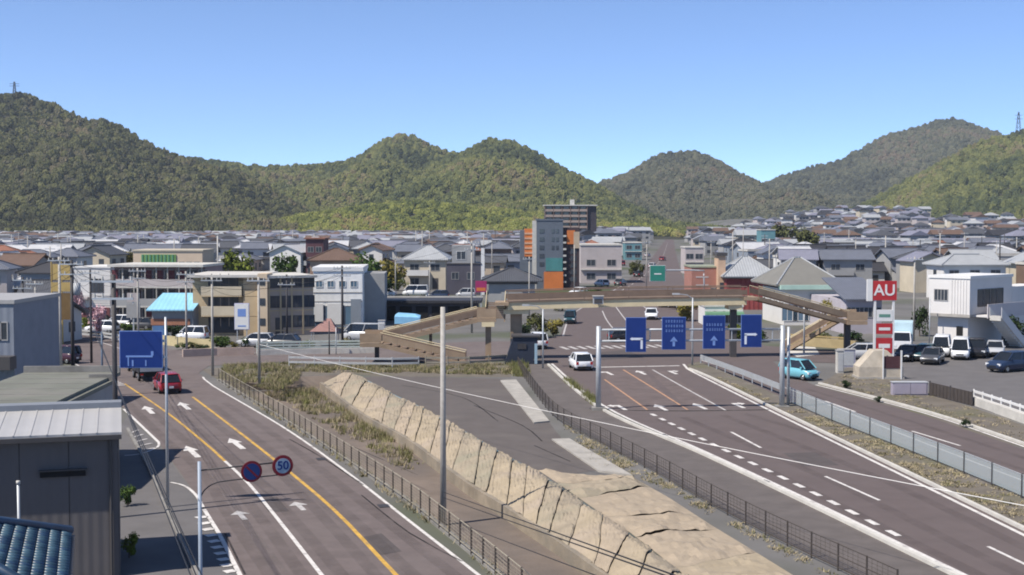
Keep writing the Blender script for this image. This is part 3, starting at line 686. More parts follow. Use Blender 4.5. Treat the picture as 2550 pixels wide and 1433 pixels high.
for k in range(29):
    x = .3+k*.57; sm_ = MB(); sm_.loft([[(x, -.36, hz_-.03), (x+.05, -.36, hz_-.03), (x+.05, -.36, hz_+.0), (x, -.36, hz_+.0)], [(x, 4.2, hz_+.27), (x+.05, 4.2, hz_+.27), (x+.05, 4.2, hz_+.30), (x, 4.2, hz_+.30)]]); sm_.build('seam', M_seam, rfo)
part('parapet', mat('parapet_grey', (.20,.215,.24), .6, .08, .5), shed, (-.2, wl+.15, 4.2, 5.0, hz_-.3, hz_+.5))
part('gutter', M_framed, shed, (-.2, wl+.15, -.47, -.352, hz_-.26, hz_-.1))
dpp = MB(); dpp.tube((wl-.25,-.02,0), (wl-.25,-.02,hz_-.3), .05, 8); dpp.tube((wl-.25,-.02,hz_-.3), (wl-.25,-.4,hz_-.18), .05, 8); dpp.build('downpipe', M_framed, shed)
def wall_x(px, py):   # where a photo point falls on the shed's front wall
    d = ray(px, py); o = cr-dr*wl; nrm = Vector((math.sin(R(16)), -math.cos(R(16)), 0))
    t = (o-Vector((0,0,HC))).dot(nrm)/d.dot(nrm); p = Vector((0,0,HC))+d*t; return (p-o).dot(dr), p.z
xa, za = wall_x(100, 1190); xb, zb = wall_x(213, 1166)
lv = part('vent_louvre', M_black, shed, (xa, xb, -.06, .05, za, za+.22)); part('louvre_hood', M_framed, lv, (xa-.05, xb+.05, -.16, .05, za+.22, za+.27))
# vent pipe in front of the shed
pp = AT(47, 1300, 40.0); vp = thing('vent_pipe', 'thin grey vent pipe with a pale cap in front of the charcoal shed', 'pipe', (pp.x, pp.y, 0))
b = MB(); b.tube((0,0,0), (0,0,AT(47,1206,40).z), .045, 8); b.build('pipe', M_galv, vp, True)
b = MB(); zc = AT(47,1206,40).z; b.tube((0,0,zc), (0,0,zc+.1), .06, 10); b.build('cap', M_concl, vp, True)
# ---- blue tiled roof
M_bt = mat('tile_blue', (.030,.070,.115), .42, .35, 1.3, spec=.45, tint=(.062,.125,.175)); M_btd = mat('tile_blue_deep', (.024,.055,.105), .42, .3, 1.3, spec=.45)
hb = Vector(((165-CX)/F*38.0, 38.0, 0)); th = thing('tiled_house', 'low house with a glazed blue pantile hipped roof in front of the charcoal shed', 'house', hb, R(17)); EXCL.append((hb.x-4, hb.y-4, 8))
ze = AT(165, 1330, 38.0).z; HA = 4.0; sl = .42; zr = ze+HA*sl
part('wall', WC['beige'], th, (-12, -.6, -2*HA+.6, -.6, -.2, ze-.1))
b = MB(); E = (-HA, -HA, zr); E2 = (-12, -HA, zr); c0, c1, c2, c3 = (0, 0, ze), (0, -2*HA, ze), (-12, -2*HA, ze), (-12, 0, ze)
b.face([c1, c0, E]); b.face([c2, c1, E, E2]); b.face([c0, c3, E2, E])
for p_, q_ in ((c0, c1), (c1, c2), (c3, c0)): b.face([(p_[0], p_[1], ze-.18), (q_[0], q_[1], ze-.18), q_, p_][::-1])
b.face([(x_, y_, ze-.18) for x_, y_, z_ in (c0, c1, c2, c3)])
roof_end = b.build('roof', M_btd, th)
tl = MB(); tw = .285; tdp = .30; rings = []
for k in range(9):
    u = k/8; zz = .045*math.sin(u*2*math.pi)+.05
    rings.append([(u*tw, 0, zz+.03), (u*tw, -tdp, zz+.055), (u*tw, -tdp, zz+.015), (u*tw, 0, zz-.01)])
tl.loft(rings); tme = tl.mesh('tile', None, True)
random.seed(5); ca_ = math.cos(math.atan(sl))
for r_ in range(14):
    xr = -r_*.285-.285
    for c_ in range(27):
        yc = -2*HA+.1+c_*tw
        if yc < -2*HA-xr-.25 or yc+tw > xr+.25: continue
        o = inst('tile', tme, M_bt if random.random() < .8 else M_btd, roof_end, (xr, yc, ze-xr*sl-.03)); o.rotation_euler = (math.atan(sl), 0, math.pi/2)
for p_ in (c0, c1): b = MB(); b.tube(Vector(p_)+Vector((0,0,.1)), Vector(E)+Vector((0,0,.12)), .13, 8); b.build('hip_ridge', M_btd, th, True)
b = MB(); b.tube(Vector(E)+Vector((0,0,.1)), Vector(E2)+Vector((0,0,.1)), .15, 8); b.build('ridge', M_btd, th, True)
part('gutter', M_framed, th, (.0, .12, -2*HA, 0, ze-.16, ze-.04))
# ---- buildings down the left edge
t, bw_, bh = block(-120, 38, 1045, 757, 0, 'tall blue grey ribbed building at the end of the flat green roofs'); 
part('wall', ribbed('ribbed_bluegrey', (.20,.22,.26), .5, .6, 'X', .3), t, (0, bw_, 0, 9, 0, bh)); part('coping', M_frame, t, (-.1, bw_+.1, -.1, 9.1, bh, bh+.25)); part('canopy', M_framed, t, (0, bw_+.15, -1.2, -.01, 3.4, 4.25))
for k in range(5): window(t, 1.4+k*(bw_-2)/5, 0, 5.3, 1.2, 1.1)
M_flat = mat('flat_roof_green_grey', (.155,.16,.135), .9, .14, .5, big=(.25,.5,.7,(.18,.175,.155)))
for (a, c, yb, yt, dp, lb) in ((-150, 119, 1262, 1012, 13.5, 'low building with a flat greenish grey roof behind the charcoal shed'), (121, 166, 1235, 1003, 8.5, 'small annex with a flat grey roof beside the greenish roofed building')):
    t, bw_, bh = block(a, c, yb, yt, 3, lb)
    part('wall', WC['grey'], t, (0, bw_, 0, dp, 0, bh-.15)); rr_ = part('roof', M_flat, t, (-.2, bw_+.2, -.2, dp+.2, bh-.15, bh+.05))
    for k in range(int(dp/2.2)): part('roof_joint', M_concd, rr_, (-.15, bw_+.15, 1.5+k*2.2, 1.56+k*2.2, bh+.05, bh+.07))
    part('parapet', M_concd, t, (-.2, bw_+.2, dp, dp+.2, bh+.05, bh+.4)); window(t, bw_*.5, 0, 1.1, 1.2, 1.2)
# ---- yellow brown sign tower left of the poles
t, bw_, bh = block(130, 178, 858, 652, 0, 'narrow brown and ochre sign tower behind the utility poles', 'sign tower', 'sign_tower')
M_ochre = mat('ochre_paint', (.42,.30,.11), .6, .15, 1); 
for x in (.05, bw_*.55): b = MB(); b.tube((x, 0, 0), (x, 0, bh), .09, 8); b.build('post', M_ochre, t)
part('sign_panel', M_ochre, t, (.2, bw_, -.1, .1, bh*.78, bh*.97)); part('sign_panel', mat('brown_panel', (.16,.10,.04), .7, .2, 1), t, (bw_*.35, bw_, -.1, .1, bh*.3, bh*.62)); part('sign_panel', M_ochre, t, (.1, bw_, -.1, .1, bh*.64, bh*.75))
for k in range(6): part('rung', M_ochre, t, (.05, bw_*.55, -.05, .05, bh*(.1+k*.14), bh*(.1+k*.14)+.06))
# ---- white panelled front and long gallery apartments
t, bw_, bh = block(186, 276, 800, 668, -6, 'white fronted shop house with one dark window beside the long gallery block')
part('wall', WC['white'], t, (0, bw_, 0, 9, 0, bh)); part('coping', WC['white'], t, (-.1, bw_+.1, -.1, 9.1, bh, bh+.2)); window(t, bw_*.62, 0, bh*.55, bw_*.36, 1.7, 0, M_framed, None, 2)
for k in range(5): part('cladding_board', WC['white'], t, (.05, bw_-.05, -.05, -.001, bh*(.30+.045*k), bh*(.30+.045*k)+.22))
part('shop_front', mat('maroon_front', (.14,.05,.055), .7, .2, 1), t, (.1, bw_-.1, -.12, -.001, 0, bh*.26)); part('awning', WC['pink'], t, (0, bw_*.45, -1.1, -.001, bh*.42, bh*.46))
t, bw_, bh = block(277, 505, 812, 661, -4, 'long grey two storey gallery block with pink grey railings and flat roof')
M_mauve = mat('wall_mauve', (.22,.17,.18), .85, .2, .4)
part('wall', M_mauve, t, (0, bw_, 1.3, 9, 0, bh-.2)); part('roof', M_concl, t, (-.3, bw_+.2, -.3, 9.2, bh-.2, bh+.1))
nb = 8
for s in range(3):
    z = (bh-.3)*s/3
    if s: sl_ = part('gallery_slab', M_concl, t, (0, bw_, 0, 1.3, z-.12, z+.1)); part('railing', WC['pink'] if s == 2 else WC['grey'], sl_, (0, bw_, 0, .06, z+.1, z+1.0))
    for k in range(nb):
        x = bw_*(k+.5)/nb
        window(t, x+.5, 1.3, z+1.0, 1.1, 1.1); part('door', random.choice([M_framed, mat('door_maroon', (.13,.035,.045), .6, .1, 1)]), t, (x-1.1, x-.3, 1.2, 1.31, z+.12, z+2.1))
for k in range(nb+1): part('column', M_conc, t, (bw_*k/nb*.985, bw_*k/nb*.985+.14, .02, .16, 0, bh-.2))
# ---- cream block with green louvres
t, bw_, bh = block(333, 505, 742, 626, 0, 'cream building with a green louvred panel across its upper front')
part('wall', mat('wall_cream_bright', (.58,.46,.34), .8, .08, .4), t, (0, bw_, 0, 9, 0, bh)); part('coping', WC['cream'], t, (-.15, bw_+.15, -.15, 9.1, bh, bh+.25))
gp = part('louvre_panel', mat('green_panel', (.16,.30,.10), .6, .2, .5), t, (bw_*.12, bw_*.62, -.15, -.001, bh*.66, bh*.93))
for k in range(9): x = bw_*(.13+.054*k); part('slat', mat('green_slat', (.10,.26,.15), .5, .1, .6), gp, (x, x+.25, -.24, -.151, bh*.66, bh*.93))
for k in range(3): window(t, bw_*(.70+.11*k), 0, bh*.62, .9, 1.2)
# ---- light blue roof
t, bw_, bh = block(374, 516, 838, 772, 0, 'low building with a bright sky blue metal roof and grey gable end', 'building')
M_skyroof = ribbed('roof_sky_blue', (.25,.50,.66), .5, .5, 'X', .3, .08)
hr_ = AT(400, 733, W(400, 838).y+4).z
part('wall', WC['grey'], t, (.2, bw_*.75, .1, 7, 0, bh-.1)); b = MB(); b.loft([[(-.3, -.5, bh-.1), (bw_*.78, -.5, bh-.1), (bw_*.78, -.5, bh+.05), (-.3, -.5, bh+.05)], [(.5, 4, hr_), (bw_*.86, 4, hr_), (bw_*.86, 4, hr_+.15), (.5, 4, hr_+.15)], [(.5, 8, bh), (bw_*.86, 8, bh), (bw_*.86, 8, bh+.15), (.5, 8, bh+.15)]]); b.build('roof', M_skyroof, t)
b = MB(); b.loft([[(bw_*.76, -.2, 0), (bw_*.76, -.2, bh), (bw_*.85, 4, hr_-.05), (bw_, 6.5, bh-.3), (bw_, 6.5, 0)], [(bw_*.76-.1, .1, 0), (bw_*.76-.1, .1, bh), (bw_*.85-.1, 4.1, hr_-.05), (bw_-.1, 6.6, bh-.3), (bw_-.1, 6.6, 0)]]); b.build('gable_wall', WC['bluegrey'], t)
part('fascia', mat('terracotta_paint', (.34,.16,.10), .7, .15, .8), t, (.1, bw_*.7, -.02, .09, bh*.42, bh*.66)); part('shutter', mat('shutter_blue', (.08,.17,.34), .6, .1, .8), t, (.3, bw_*.3, -.03, .095, .1, bh*.4)); 
for k in range(3): window(t, bw_*(.38+.12*k), .1, .4, 1.0, 1.3)
# ---- beige three storey block with corner stair
corner = W(652, 838); bg_ = thing('apartment_block', 'beige three storey block with a balcony front and brown window side', 'building', corner, 0); EXCL.append((corner.x, corner.y+6, 14))
hB = AT(652, 686, corner.y).z; M_bg = mat('wall_ochre_beige', (.46,.36,.23), .85, .15, .3); M_bb = mat('wall_brown_beige', (.40,.32,.26), .85, .15, .3)
wL = (corner-W(527, 830)).length*1.0
part('wall', M_bg, bg_, (-wL, -.35, 1.2, 11, 0, hB-.25)); part('roof', M_concl, bg_, (-wL-.5, 0, -.4, 11.2, hB-.25, hB+.05))
sw = part('stair_tower', mat('wall_bright_beige', (.56,.45,.32), .85, .1, .3), bg_, (-.35, .75, -.5, 3, 0, hB+.2))
for s in range(3):
    z = hB*s/3.05
    if s: bl = part('balcony', M_bg, bg_, (-wL*.85, -wL*.28, 0, 1.2, z-.05, z+.1)); part('balcony_front', mat('balcony_cream', (.52,.45,.33), .8, .1, .5), bl, (-wL*.85, -wL*.28, 0, .08, z+.1, z+1.15))
    part('recess_glazing', M_glass, bg_, (-wL*.78, -wL*.35, 1.14, 1.21, z+.3, z+2.3)); part('pier', M_bg, bg_, (-wL*.26, -.36, .2, 1.21, z, z+hB/3.05-.05))
    for k in range(3): part('baluster_post', M_framed, bg_, (-wL*(.70-.12*k)-.04, -wL*(.70-.12*k)+.04, .06, .12, z+1.15, z+2.6))
    simple_window(bg_, .2, -.5, z+1.3, .6, .8)
dirS = Vector((math.cos(R(24)), math.sin(R(24)), 0)); sd_ = thing('side', '', '', (0,0,0)); bpy.data.objects.remove(sd_)
lo, hi = 1, 60
for _ in range(30):
    m_ = (lo+hi)/2
    if proj(corner+Vector((.75,0,0))+dirS*m_)[0] < 780: lo = m_
    else: hi = m_
wR = lo
side = part('side_wing', M_bb, bg_, (0, wR, 0, 9, 0, hB-.35)); side.location = (.75, .1, 0); side.rotation_euler = (0, 0, R(24))
part('wing_roof', M_concl, side, (-.2, wR+.4, -.4, 9.3, hB-.35, hB-.05))
for s in range(3):
    for k in range(4):
        (window(side, wR*(.12+.24*k)+.3, 0, hB/3.05*s+1.0, 1.3, 1.25, 0, M_framed) if not (s == 0 and k == 0) else part('door', M_framed, side, (.8, 1.7, -.06, .02, .1, 2.1)))
    part('band_course', M_bg, side, (0, wR, -.07, -.001, hB/3.05*s+.55, hB/3.05*s+.7))
for k in range(4): part('pilaster', M_bg, side, (wR*.25*k+.02, wR*.25*k+.2, -.09, -.001, .1, hB-.4))
# white vertical sign in front
sp = W(603, 846); sg = thing('shop_sign', 'white vertical signboard standing before the beige three storey block', 'sign', (sp.x, sp.y, 0))
s_ = F/sp.y; zt = AT(603, 757, sp.y).z; zb_ = AT(603, 820, sp.y).z; hw = 17/s_
part('panel', M_framew, sg, (-hw, hw, -.12, .12, zb_, zt)); part('frame', mat('sign_lilac', (.45,.45,.62), .6, .05, 1), sg, (-hw-.06, hw+.06, -.10, .10, zb_-.06, zt+.06))
part('printed_area', M_signpale, sg, (-hw*.6, hw*.6, -.135, -.121, lerp(zb_, zt, .5), lerp(zb_, zt, .8))); part('printed_area', M_signpale, sg, (-hw*.6, hw*.6, -.135, -.121, lerp(zb_, zt, .1), lerp(zb_, zt, .15)))
for s in (-1, 1): part('post', M_galv, sg, (s*hw*.7-.05, s*hw*.7+.05, -.05, .05, 0, zb_))
# grey signboard left of it
sp = W(333, 838); sg = thing('shop_sign', 'grey two tier signboard in front of the long gallery block', 'sign', (sp.x, sp.y, 0)); s_ = F/sp.y
part('panel', WC['grey'], sg, (-17/s_, 17/s_, -.1, .1, AT(0,792,sp.y).z, AT(0,757,sp.y).z)); part('panel', WC['pink'], sg, (-15/s_, 15/s_, -.1, .1, AT(0,752,sp.y).z, AT(0,730,sp.y).z)); part('post', M_galv, sg, (-.08, .08, -.05, .05, 0, AT(0,730,sp.y).z))
# ---- white box building
t, bw_, bh = block(781, 903, 815, 676, 3, 'white box building with four small upper windows and glazed shop front')
M_wb = ribbed('white_cladding', (.78,.78,.76), .9, .6, 'X', .15, .05)
part('wall', M_wb, t, (0, bw_, 0, 12, 0, bh)); part('coping', M_framew, t, (-.12, bw_+.12, -.12, 12.1, bh, bh+.5))
for k in range(4): window(t, bw_*(.12+.235*k), 0, bh*.72, .75, .7, 0, M_framew, M_glassb)
for k in range(2): part('string_course', M_frame, t, (0, bw_, -.05, -.001, bh*(.45+.16*k), bh*(.45+.16*k)+.12))
for k in range(4): window(t, bw_*(.11+.2*k), 0, .3, 1.5, bh*.33, 0, M_frame, M_glassb, 0)
part('white_banner', M_framew, t, (bw_*.28, bw_*.6, -.2, -.06, bh*.05, bh*.42)); part('white_banner', M_framew, t, (.05, bw_*.2, -.2, -.06, bh*.1, bh*.42))
part('shutter_door', WC['bluegrey'], t, (bw_*.76, bw_*.97, -.1, -.001, 0, bh*.5)); part('shaded_side', WC['grey'], t, (bw_, bw_+2.6, 4, 12, 0, bh*.94))  # white building's right side, its shade given by the grey wall colour
# ---- houses with particular looks in the left middle
def lm_house(px, ybase, ztop_y, wpx, d, st, kind, rot, wm, rm, label, **k):
    p = W(px, ybase); w_ = round(wpx*p.y/F, 1); EXCL.append((p.x, p.y+d/2, w_/2+5))
    return house((p.x, p.y+d/2, 0), R(rot), w_, d, st, kind, wm, rm, label, 2, **k)
lm_house(720, 690, 590, 78, 8, 2, 'gable', 75, WC['white'], RC['silver'], 'white gabled house with a pale roof beside a maroon building', fr=M_framew)
t, bw_, bh = block(762, 806, 690, 596, 0, 'dark maroon building next to the white gabled house'); part('wall', mat('wall_maroon', (.10,.045,.055), .8, .2, .4), t, (0, bw_, 0, 9, 0, bh)); part('roof', RC['rust'], t, (-.4, bw_+.4, -.4, 9.4, bh, bh+.3))
for s in range(3): 
    for k in range(2): window(t, bw_*(.27+.46*k), 0, bh*(.1+.28*s), 1.3, 1.2)
lm_house(830, 725, 630, 125, 9, 2, 'hip', 6, WC['beige'], RC['brown'], 'broad beige house under a brown hipped roof', annex=1)
lm_house(1063, 722, 610, 104, 11, 2, 'hip', -4, WC['cream'], RC['pale'], 'large cream house with a pale grey pyramid roof near the green lawn')
lm_house(95, 800, 700, 110, 9, 1, 'gable', 8, WC['grey'], RC['slate'], 'single storey grey house with a broad slate gable roof near the sign tower', annex=1)
lm_house(70, 860, 760, 120, 8, 1, 'gable', -14, WC['white'], RC['slate'], 'whitewashed single storey house with slate gable roof beside the blue grey ribbed building')
lm_house(240, 700, 590, 90, 8, 2, 'gable', 80, WC['cream'], RC['slate'], 'cream timbered house with slate gable facing the road')
t, bw_, bh = block(1112, 1198, 735, 612, 0, 'dark purple grey box building next to the pale pyramid roof'); part('wall', mat('wall_purple_grey', (.085,.08,.10), .8, .15, .5), t, (0, bw_, 0, 9, 0, bh*.62)); part('upper_wall', WC['grey'], t, (bw_*.15, bw_*.8, 1, 9, bh*.62, bh)); part('roof', M_framed, t, (-.1, bw_+.1, -.1, 9.1, bh*.62, bh*.62+.2))
window(t, bw_*.42, 1, bh*.72, 1.6, 1.4, 0, M_framew); window(t, bw_*.7, 0, bh*.32, 1.2, 1.2); window(t, bw_*.25, 0, bh*.32, 1.2, 1.2); part('white_fin', M_framew, t, (bw_*1.0, bw_*1.1, 0, .6, 0, bh*.95))
t, bw_, bh = block(1207, 1342, 765, 700, 0, 'grey walled store with a dark hipped roof behind the footbridge stair'); part('wall', mat('wall_mid_grey', (.33,.33,.33), .8, .08, .5), t, (.6, bw_-.6, .3, 10, 0, bh))
rm, rg, rise = roof_mesh('hip', round(bw_, 1), 10.0, .32); ro = inst('roof', rm, RC['slate'], t, (bw_/2, 5.2, bh)); inst('ridge', rg, RC['slate'], ro); part('fascia', M_framed, t, (.2, bw_-.2, .1, .29, bh-.5, bh-.15)); part('shutter_door', WC['grey'], t, (bw_*.3, bw_*.7, .2, .29, 0, 2.6))
# ---- blue and orange tower
t, bw_, bh = block(1336, 1402, 722, 550, 0, 'blue grey slab tower with orange panels and an orange ground floor', 'tower', 'tower_block')
M_tb = mat('wall_tower_blue', (.115,.135,.165), .75, .1, .3); M_or = mat('panel_orange', (.55,.17,.05), .7, .12, .6); M_db = mat('wall_dark_brown', (.055,.04,.045), .8, .15, .4)
part('wall', M_tb, t, (0, bw_, 0, 10, 0, bh)); part('coping', M_tb, t, (-.1, bw_+.1, -.1, 10.1, bh, bh+.35))
part('orange_wing', M_or, t, (-bw_*.45, -bw_*.16, .8, 9, bh*.48, bh*.88)); part('wing_wall', M_tb, t, (-bw_*.62, -bw_*.02, 1.2, 9, 0, bh*.86)); part('edge_pier', M_concl, t, (-bw_*.16, -.01, .2, 1.2, 0, bh))
for k in range(5): part('pale_band', mat('panel_pale_orange', (.55,.33,.22), .7, .1, .6), t, (-bw_*.45, -bw_*.16, .72, .8, bh*(.52+.07*k), bh*(.52+.07*k)+.35))
part('orange_base', M_or, t, (bw_*.28, bw_+.02, -.35, -.001, 0, bh*.26)); part('teal_strip', mat('panel_teal', (.07,.22,.22), .6, .15, .6), t, (bw_*.35, bw_*.98, -.12, -.001, bh*.27, bh*.46))
part('side_wing', M_db, t, (bw_+.01, bw_*1.62, .5, 10, 0, bh*.9)); part('orange_balcony_panel', M_or, t, (bw_*1.15, bw_*1.45, .3, .499, bh*.66, bh*.86)); part('tan_balcony_panel', WC['beige'], t, (bw_*1.4, bw_*1.62, .25, .499, bh*.6, bh*.84))
for k in range(8): part('balcony_edge', M_concl, t, (bw_+.02, bw_*1.12, -.1, .499, bh*(.1+.095*k), bh*(.1+.095*k)+.35))
for s in range(5):
    simple_window(t, bw_*.2, 0, bh*(.34+.12*s), .9, .8)
    if s > 1: simple_window(t, bw_*.62, 0, bh*(.34+.12*s), .5, .8); simple_window(t, bw_*.78, 0, bh*(.34+.12*s), .5, .8)
    simple_window(t, bw_*1.4, .5, bh*(.12+.1*s), 1.2, .9)
t, bw_, bh = block(1357, 1463, 624, 513, 0, 'tall pale apartment tower with striped balconies and dark flank behind the blue slab', 'tower', 'tower_block')
part('wall', M_db, t, (0, bw_, 1.6, 14, 0, bh)); part('shaded_flank', mat('flank_shade_tone', (.045,.04,.05), .8, .1, .2), t, (bw_+.01, bw_*1.21, 1, 14, 0, bh*.99)); part('roof', M_concl, t, (-.6, bw_*1.23, -.2, 14.3, bh, bh+.5)); part('roof_tank', M_concl, t, (bw_*.6, bw_*.7, 4, 7, bh+.5, bh+3))  # flank coloured near black to stand for the tower's shaded right side
for s in range(8):
    z = bh*s/8
    bs = part('balcony', M_concl, t, (.1, bw_-.1, .2, 1.6, z-.1, z+.1))
    for k in range(5): part('balcony_front', mat('balcony_pale', (.34,.265,.22), .8, .08, .3), bs, (bw_*k/5+.25, bw_*(k+1)/5-.15, .1, .2, z+.0, z+1.05))
    for k in range(5): simple_window(t, bw_*(k+.5)/5, 1.6, z+.4, 2.4, 1.9)
for k in range(6): part('divider', mat('divider_pale', (.20,.15,.13), .8, .1, .3), t, (bw_*k/5*.985, bw_*k/5*.985+.25, .05, 1.6, 0, bh))
# ---- pink terraces right of the towers
for (a, c, yb, yt, dp, lb, wm) in ((1446, 1548, 706, 612, 12, 'pinkish white terraced building with dark recesses beside the orange tower', WC['pink']), (1556, 1598, 648, 606, 9, 'small teal fronted shop along the far road', mat('wall_teal', (.12,.25,.28), .7, .15, .5)), (1895, 1930, 660, 574, 8, 'slim teal glazed building among the grey roofs', mat('wall_teal', (.12,.25,.28), .7, .15, .5)), (1706, 1752, 682, 618, 9, 'pinkish grey three storey building along the far road', WC['pink'])):
    t, bw_, bh = block(a, c, yb, yt, 0, lb); part('wall', wm, t, (0, bw_, 0, dp, 0, bh)); part('coping', M_concl, t, (-.15, bw_+.15, -.15, dp+.1, bh, bh+.3))
    for s in range(max(2, int(bh/3))):
        for k in range(max(2, int(bw_/3.2))): window(t, bw_*(k+.5)/max(2, int(bw_/3.2)), 0, .9+2.9*s, 1.8, 1.25, 0, M_frame)
        if s: part('ledge', M_concl, t, (0, bw_, -.5, -.001, 2.9*s-.05, 2.9*s+.15))
# ---- red building, brick wall building, chimney tower
t, bw_, bh = block(1722, 1792, 768, 667, 0, 'salmon brick building beside a beige stair tower'); M_sal = mat('brick_salmon', (.34,.165,.13), .85, .14, .8)
part('wall', M_sal, t, (0, bw_, 0, 9, 0, bh)); part('coping', mat('coping_green_grey', (.25,.27,.2), .8, .1, 1), t, (-.1, bw_+.1, -.1, 9.1, bh, bh+.2))
for k in range(2): part('lettering_band', WC['pink'], t, (bw_*.15, bw_*.6, -.04, -.001, bh*(.55+.2*k), bh*(.55+.2*k)+.22))
window(t, bw_*.8, 0, bh*.3, 1, 1.2)
t, bw_, bh = block(1788, 1806, 770, 638, 0, 'slim beige stair tower between the salmon and red buildings', 'tower', 'stair_tower'); part('wall', mat('wall_peach', (.52,.36,.25), .8, .1, .6), t, (0, bw_, 0, 4, 0, bh)); part('cap', M_framed, t, (-.25, bw_+.25, -.25, 4.2, bh, bh+.5)); simple_window(t, bw_/2, 0, bh*.3, .6, 1.6)
t, bw_, bh = block(1808, 1930, 772, 688, 0, 'dark red walled store with a broad grey hipped roof'); part('wall', mat('wall_dark_red', (.25,.055,.055), .8, .18, .7), t, (0, bw_, 0, 10, 0, bh)); rm, rg, rise = roof_mesh('hip', round(bw_, 1), 10.0, .5); ro = inst('roof', rm, RC['pale'], t, (bw_/2, 5, bh)); inst('ridge', rg, RC['pale'], ro); part('fascia', M_framed, t, (-.5, bw_+.5, -.55, -.4, bh-.35, bh-.17))
for k in range(7): part('board', mat('board_red', (.29,.07,.065), .8, .15, .9), t, (bw_*(.32+.095*k), bw_*(.32+.095*k)+.35, -.06, -.001, 0, bh*.95))
window(t, bw_*.12, 0, .4, 1.6, 1.9, 0, M_framew); window(t, bw_*.26, 0, .4, .9, 1.9, 0, M_framew)
# ---- green eaved shop with hip roof
t, bw_, bh = block(1953, 2112, 812, 722, 4, 'white shop with grey hipped roof, pale green eaves and blue windows'); part('wall', WC['white'], t, (.3, bw_-.3, 1, 12, 0, bh)); part('eave', mat('eave_green', (.40,.56,.48), .6, .08, .6), t, (-.4, bw_*.75, .2, 1.6, bh, bh+.55)); part('eave', mat('eave_teal', (.12,.26,.25), .6, .1, .6), t, (bw_*.75+.02, bw_+.5, .2, 1.6, bh, bh+.55))
rm, rg, rise = roof_mesh('hip', round(bw_*.95, 1), 12.0, .5); ro = inst('roof', rm, mat('roof_felt_grey', (.17,.165,.15), .85, .1, .4), t, (bw_*.45, 7.4, bh+.55)); inst('ridge', rg, RC['pale'], ro)
for k in range(3): window(t, bw_*(.12+.17*k), 1, .6, 2.0, 1.9, 0, M_framew, M_glassb, 2)
part('orange_panel', mat('panel_rust_orange', (.42,.15,.06), .7, .15, .8), t, (bw_*.55, bw_*.8, .9, .999, .3, 2.6)); part('yellow_post', mat('paint_pale_yellow', (.6,.52,.25), .6, .1, 1), t, (bw_*.86, bw_*.9, .8, .999, 0, 3))
# ---- grey low shop behind the red sign
t, bw_, bh = block(2106, 2195, 832, 748, 5, 'lilac grey low workshop beside the red sign'); part('wall', mat('wall_lilac_grey', (.40,.37,.40), .8, .1, .5), t, (0, bw_, 0, 14, 0, bh)); b = MB(); b.loft([[(-.4,-.5,bh), (bw_+.4,-.5,bh), (bw_+.4,-.5,bh+.15), (-.4,-.5,bh+.15)], [(-.4,8,bh+2.2), (bw_+.4,8,bh+2.2), (bw_+.4,8,bh+2.35), (-.4,8,bh+2.35)]]); b.build('roof', RC['bluegrey'], t)
for k in range(4): window(t, bw_*(.14+.24*k), 0, bh*.5, 1.0, 1.1)
# ---- white clinic with outside stair
t, bw_, bh = block(2312, 2413, 862, 692, -47, 'white two storey office block with an outside stair above the car park'); M_cl = mat('wall_clinic', (.62,.60,.58), .8, .06, .4)
nearc = proj(t.matrix_world.translation)
wl_ = bw_; zf = bh*.48
part('wall', M_cl, t, (0, wl_, .0, 9, zf, bh)); part('lower_wall', M_cl, t, (.6, wl_-.6, .8, 8, 0, zf)); part('floor_edge', M_conc, t, (-.05, wl_+.05, -.05, 9.05, zf-.25, zf+.05)); part('coping', M_framew, t, (-.1, wl_+.1, -.1, 9.1, bh, bh+.3))
window(t, wl_*.3, 0, zf+bh*.2, wl_*.32, 1.1, 0, M_frame, None, 3); 
for k in range(4): window(t, wl_, 2.2+1.4*k, zf+bh*.12, 1.1, 1.7, math.pi/2, M_framed, None, 0)
for k in range(6): part('cladding_rib', M_cl, t, (wl_*(.55+.07*k), wl_*(.55+.07*k)+.1, -.06, -.001, zf+.1, bh-.1))
part('balcony', M_cl, t, (wl_+.001, wl_+1.4, 1, 9, zf-.2, zf)); part('balcony_front', mat('wall_clinic_shaded', (.52,.48,.48), .8, .06, .4), t, (wl_+1.4, wl_+1.5, 1, 9, zf-.3, zf+1.15)); part('door', M_black, t, (wl_*.6, wl_*.75, .72, .8, .1, 2.2)); part('dado', mat('paint_peach', (.52,.30,.2), .8, .1, .6), t, (.6, wl_-.6, .73, .799, 0, .9)) if False else None  # balcony front repeats the white wall, its slight shade mixed into the colour
st_ = part('stair', M_concl, t, *[(wl_+1.6+.0, wl_+2.8, 1.2+.42*k, 1.2+.42*(k+1), zf*(1-(k+1)/12)-.2, zf*(1-k/12)) for k in range(12)])
for s in (0, 1): b = MB(); b.loft([[(wl_+1.55+1.3*s, 1.2, zf+.9), (wl_+1.6+1.3*s, 1.2, zf+.9), (wl_+1.6+1.3*s, 1.2, zf-.2), (wl_+1.55+1.3*s, 1.2, zf-.2)], [(wl_+1.55+1.3*s, 6.3, .9), (wl_+1.6+1.3*s, 6.3, .9), (wl_+1.6+1.3*s, 6.3, 0), (wl_+1.55+1.3*s, 6.3, 0)]]); b.build('stair_side', M_cl, st_)
part('side_wing', M_cl, t, (1.5, wl_-.02, 9.06, 17, 0, bh*.85))
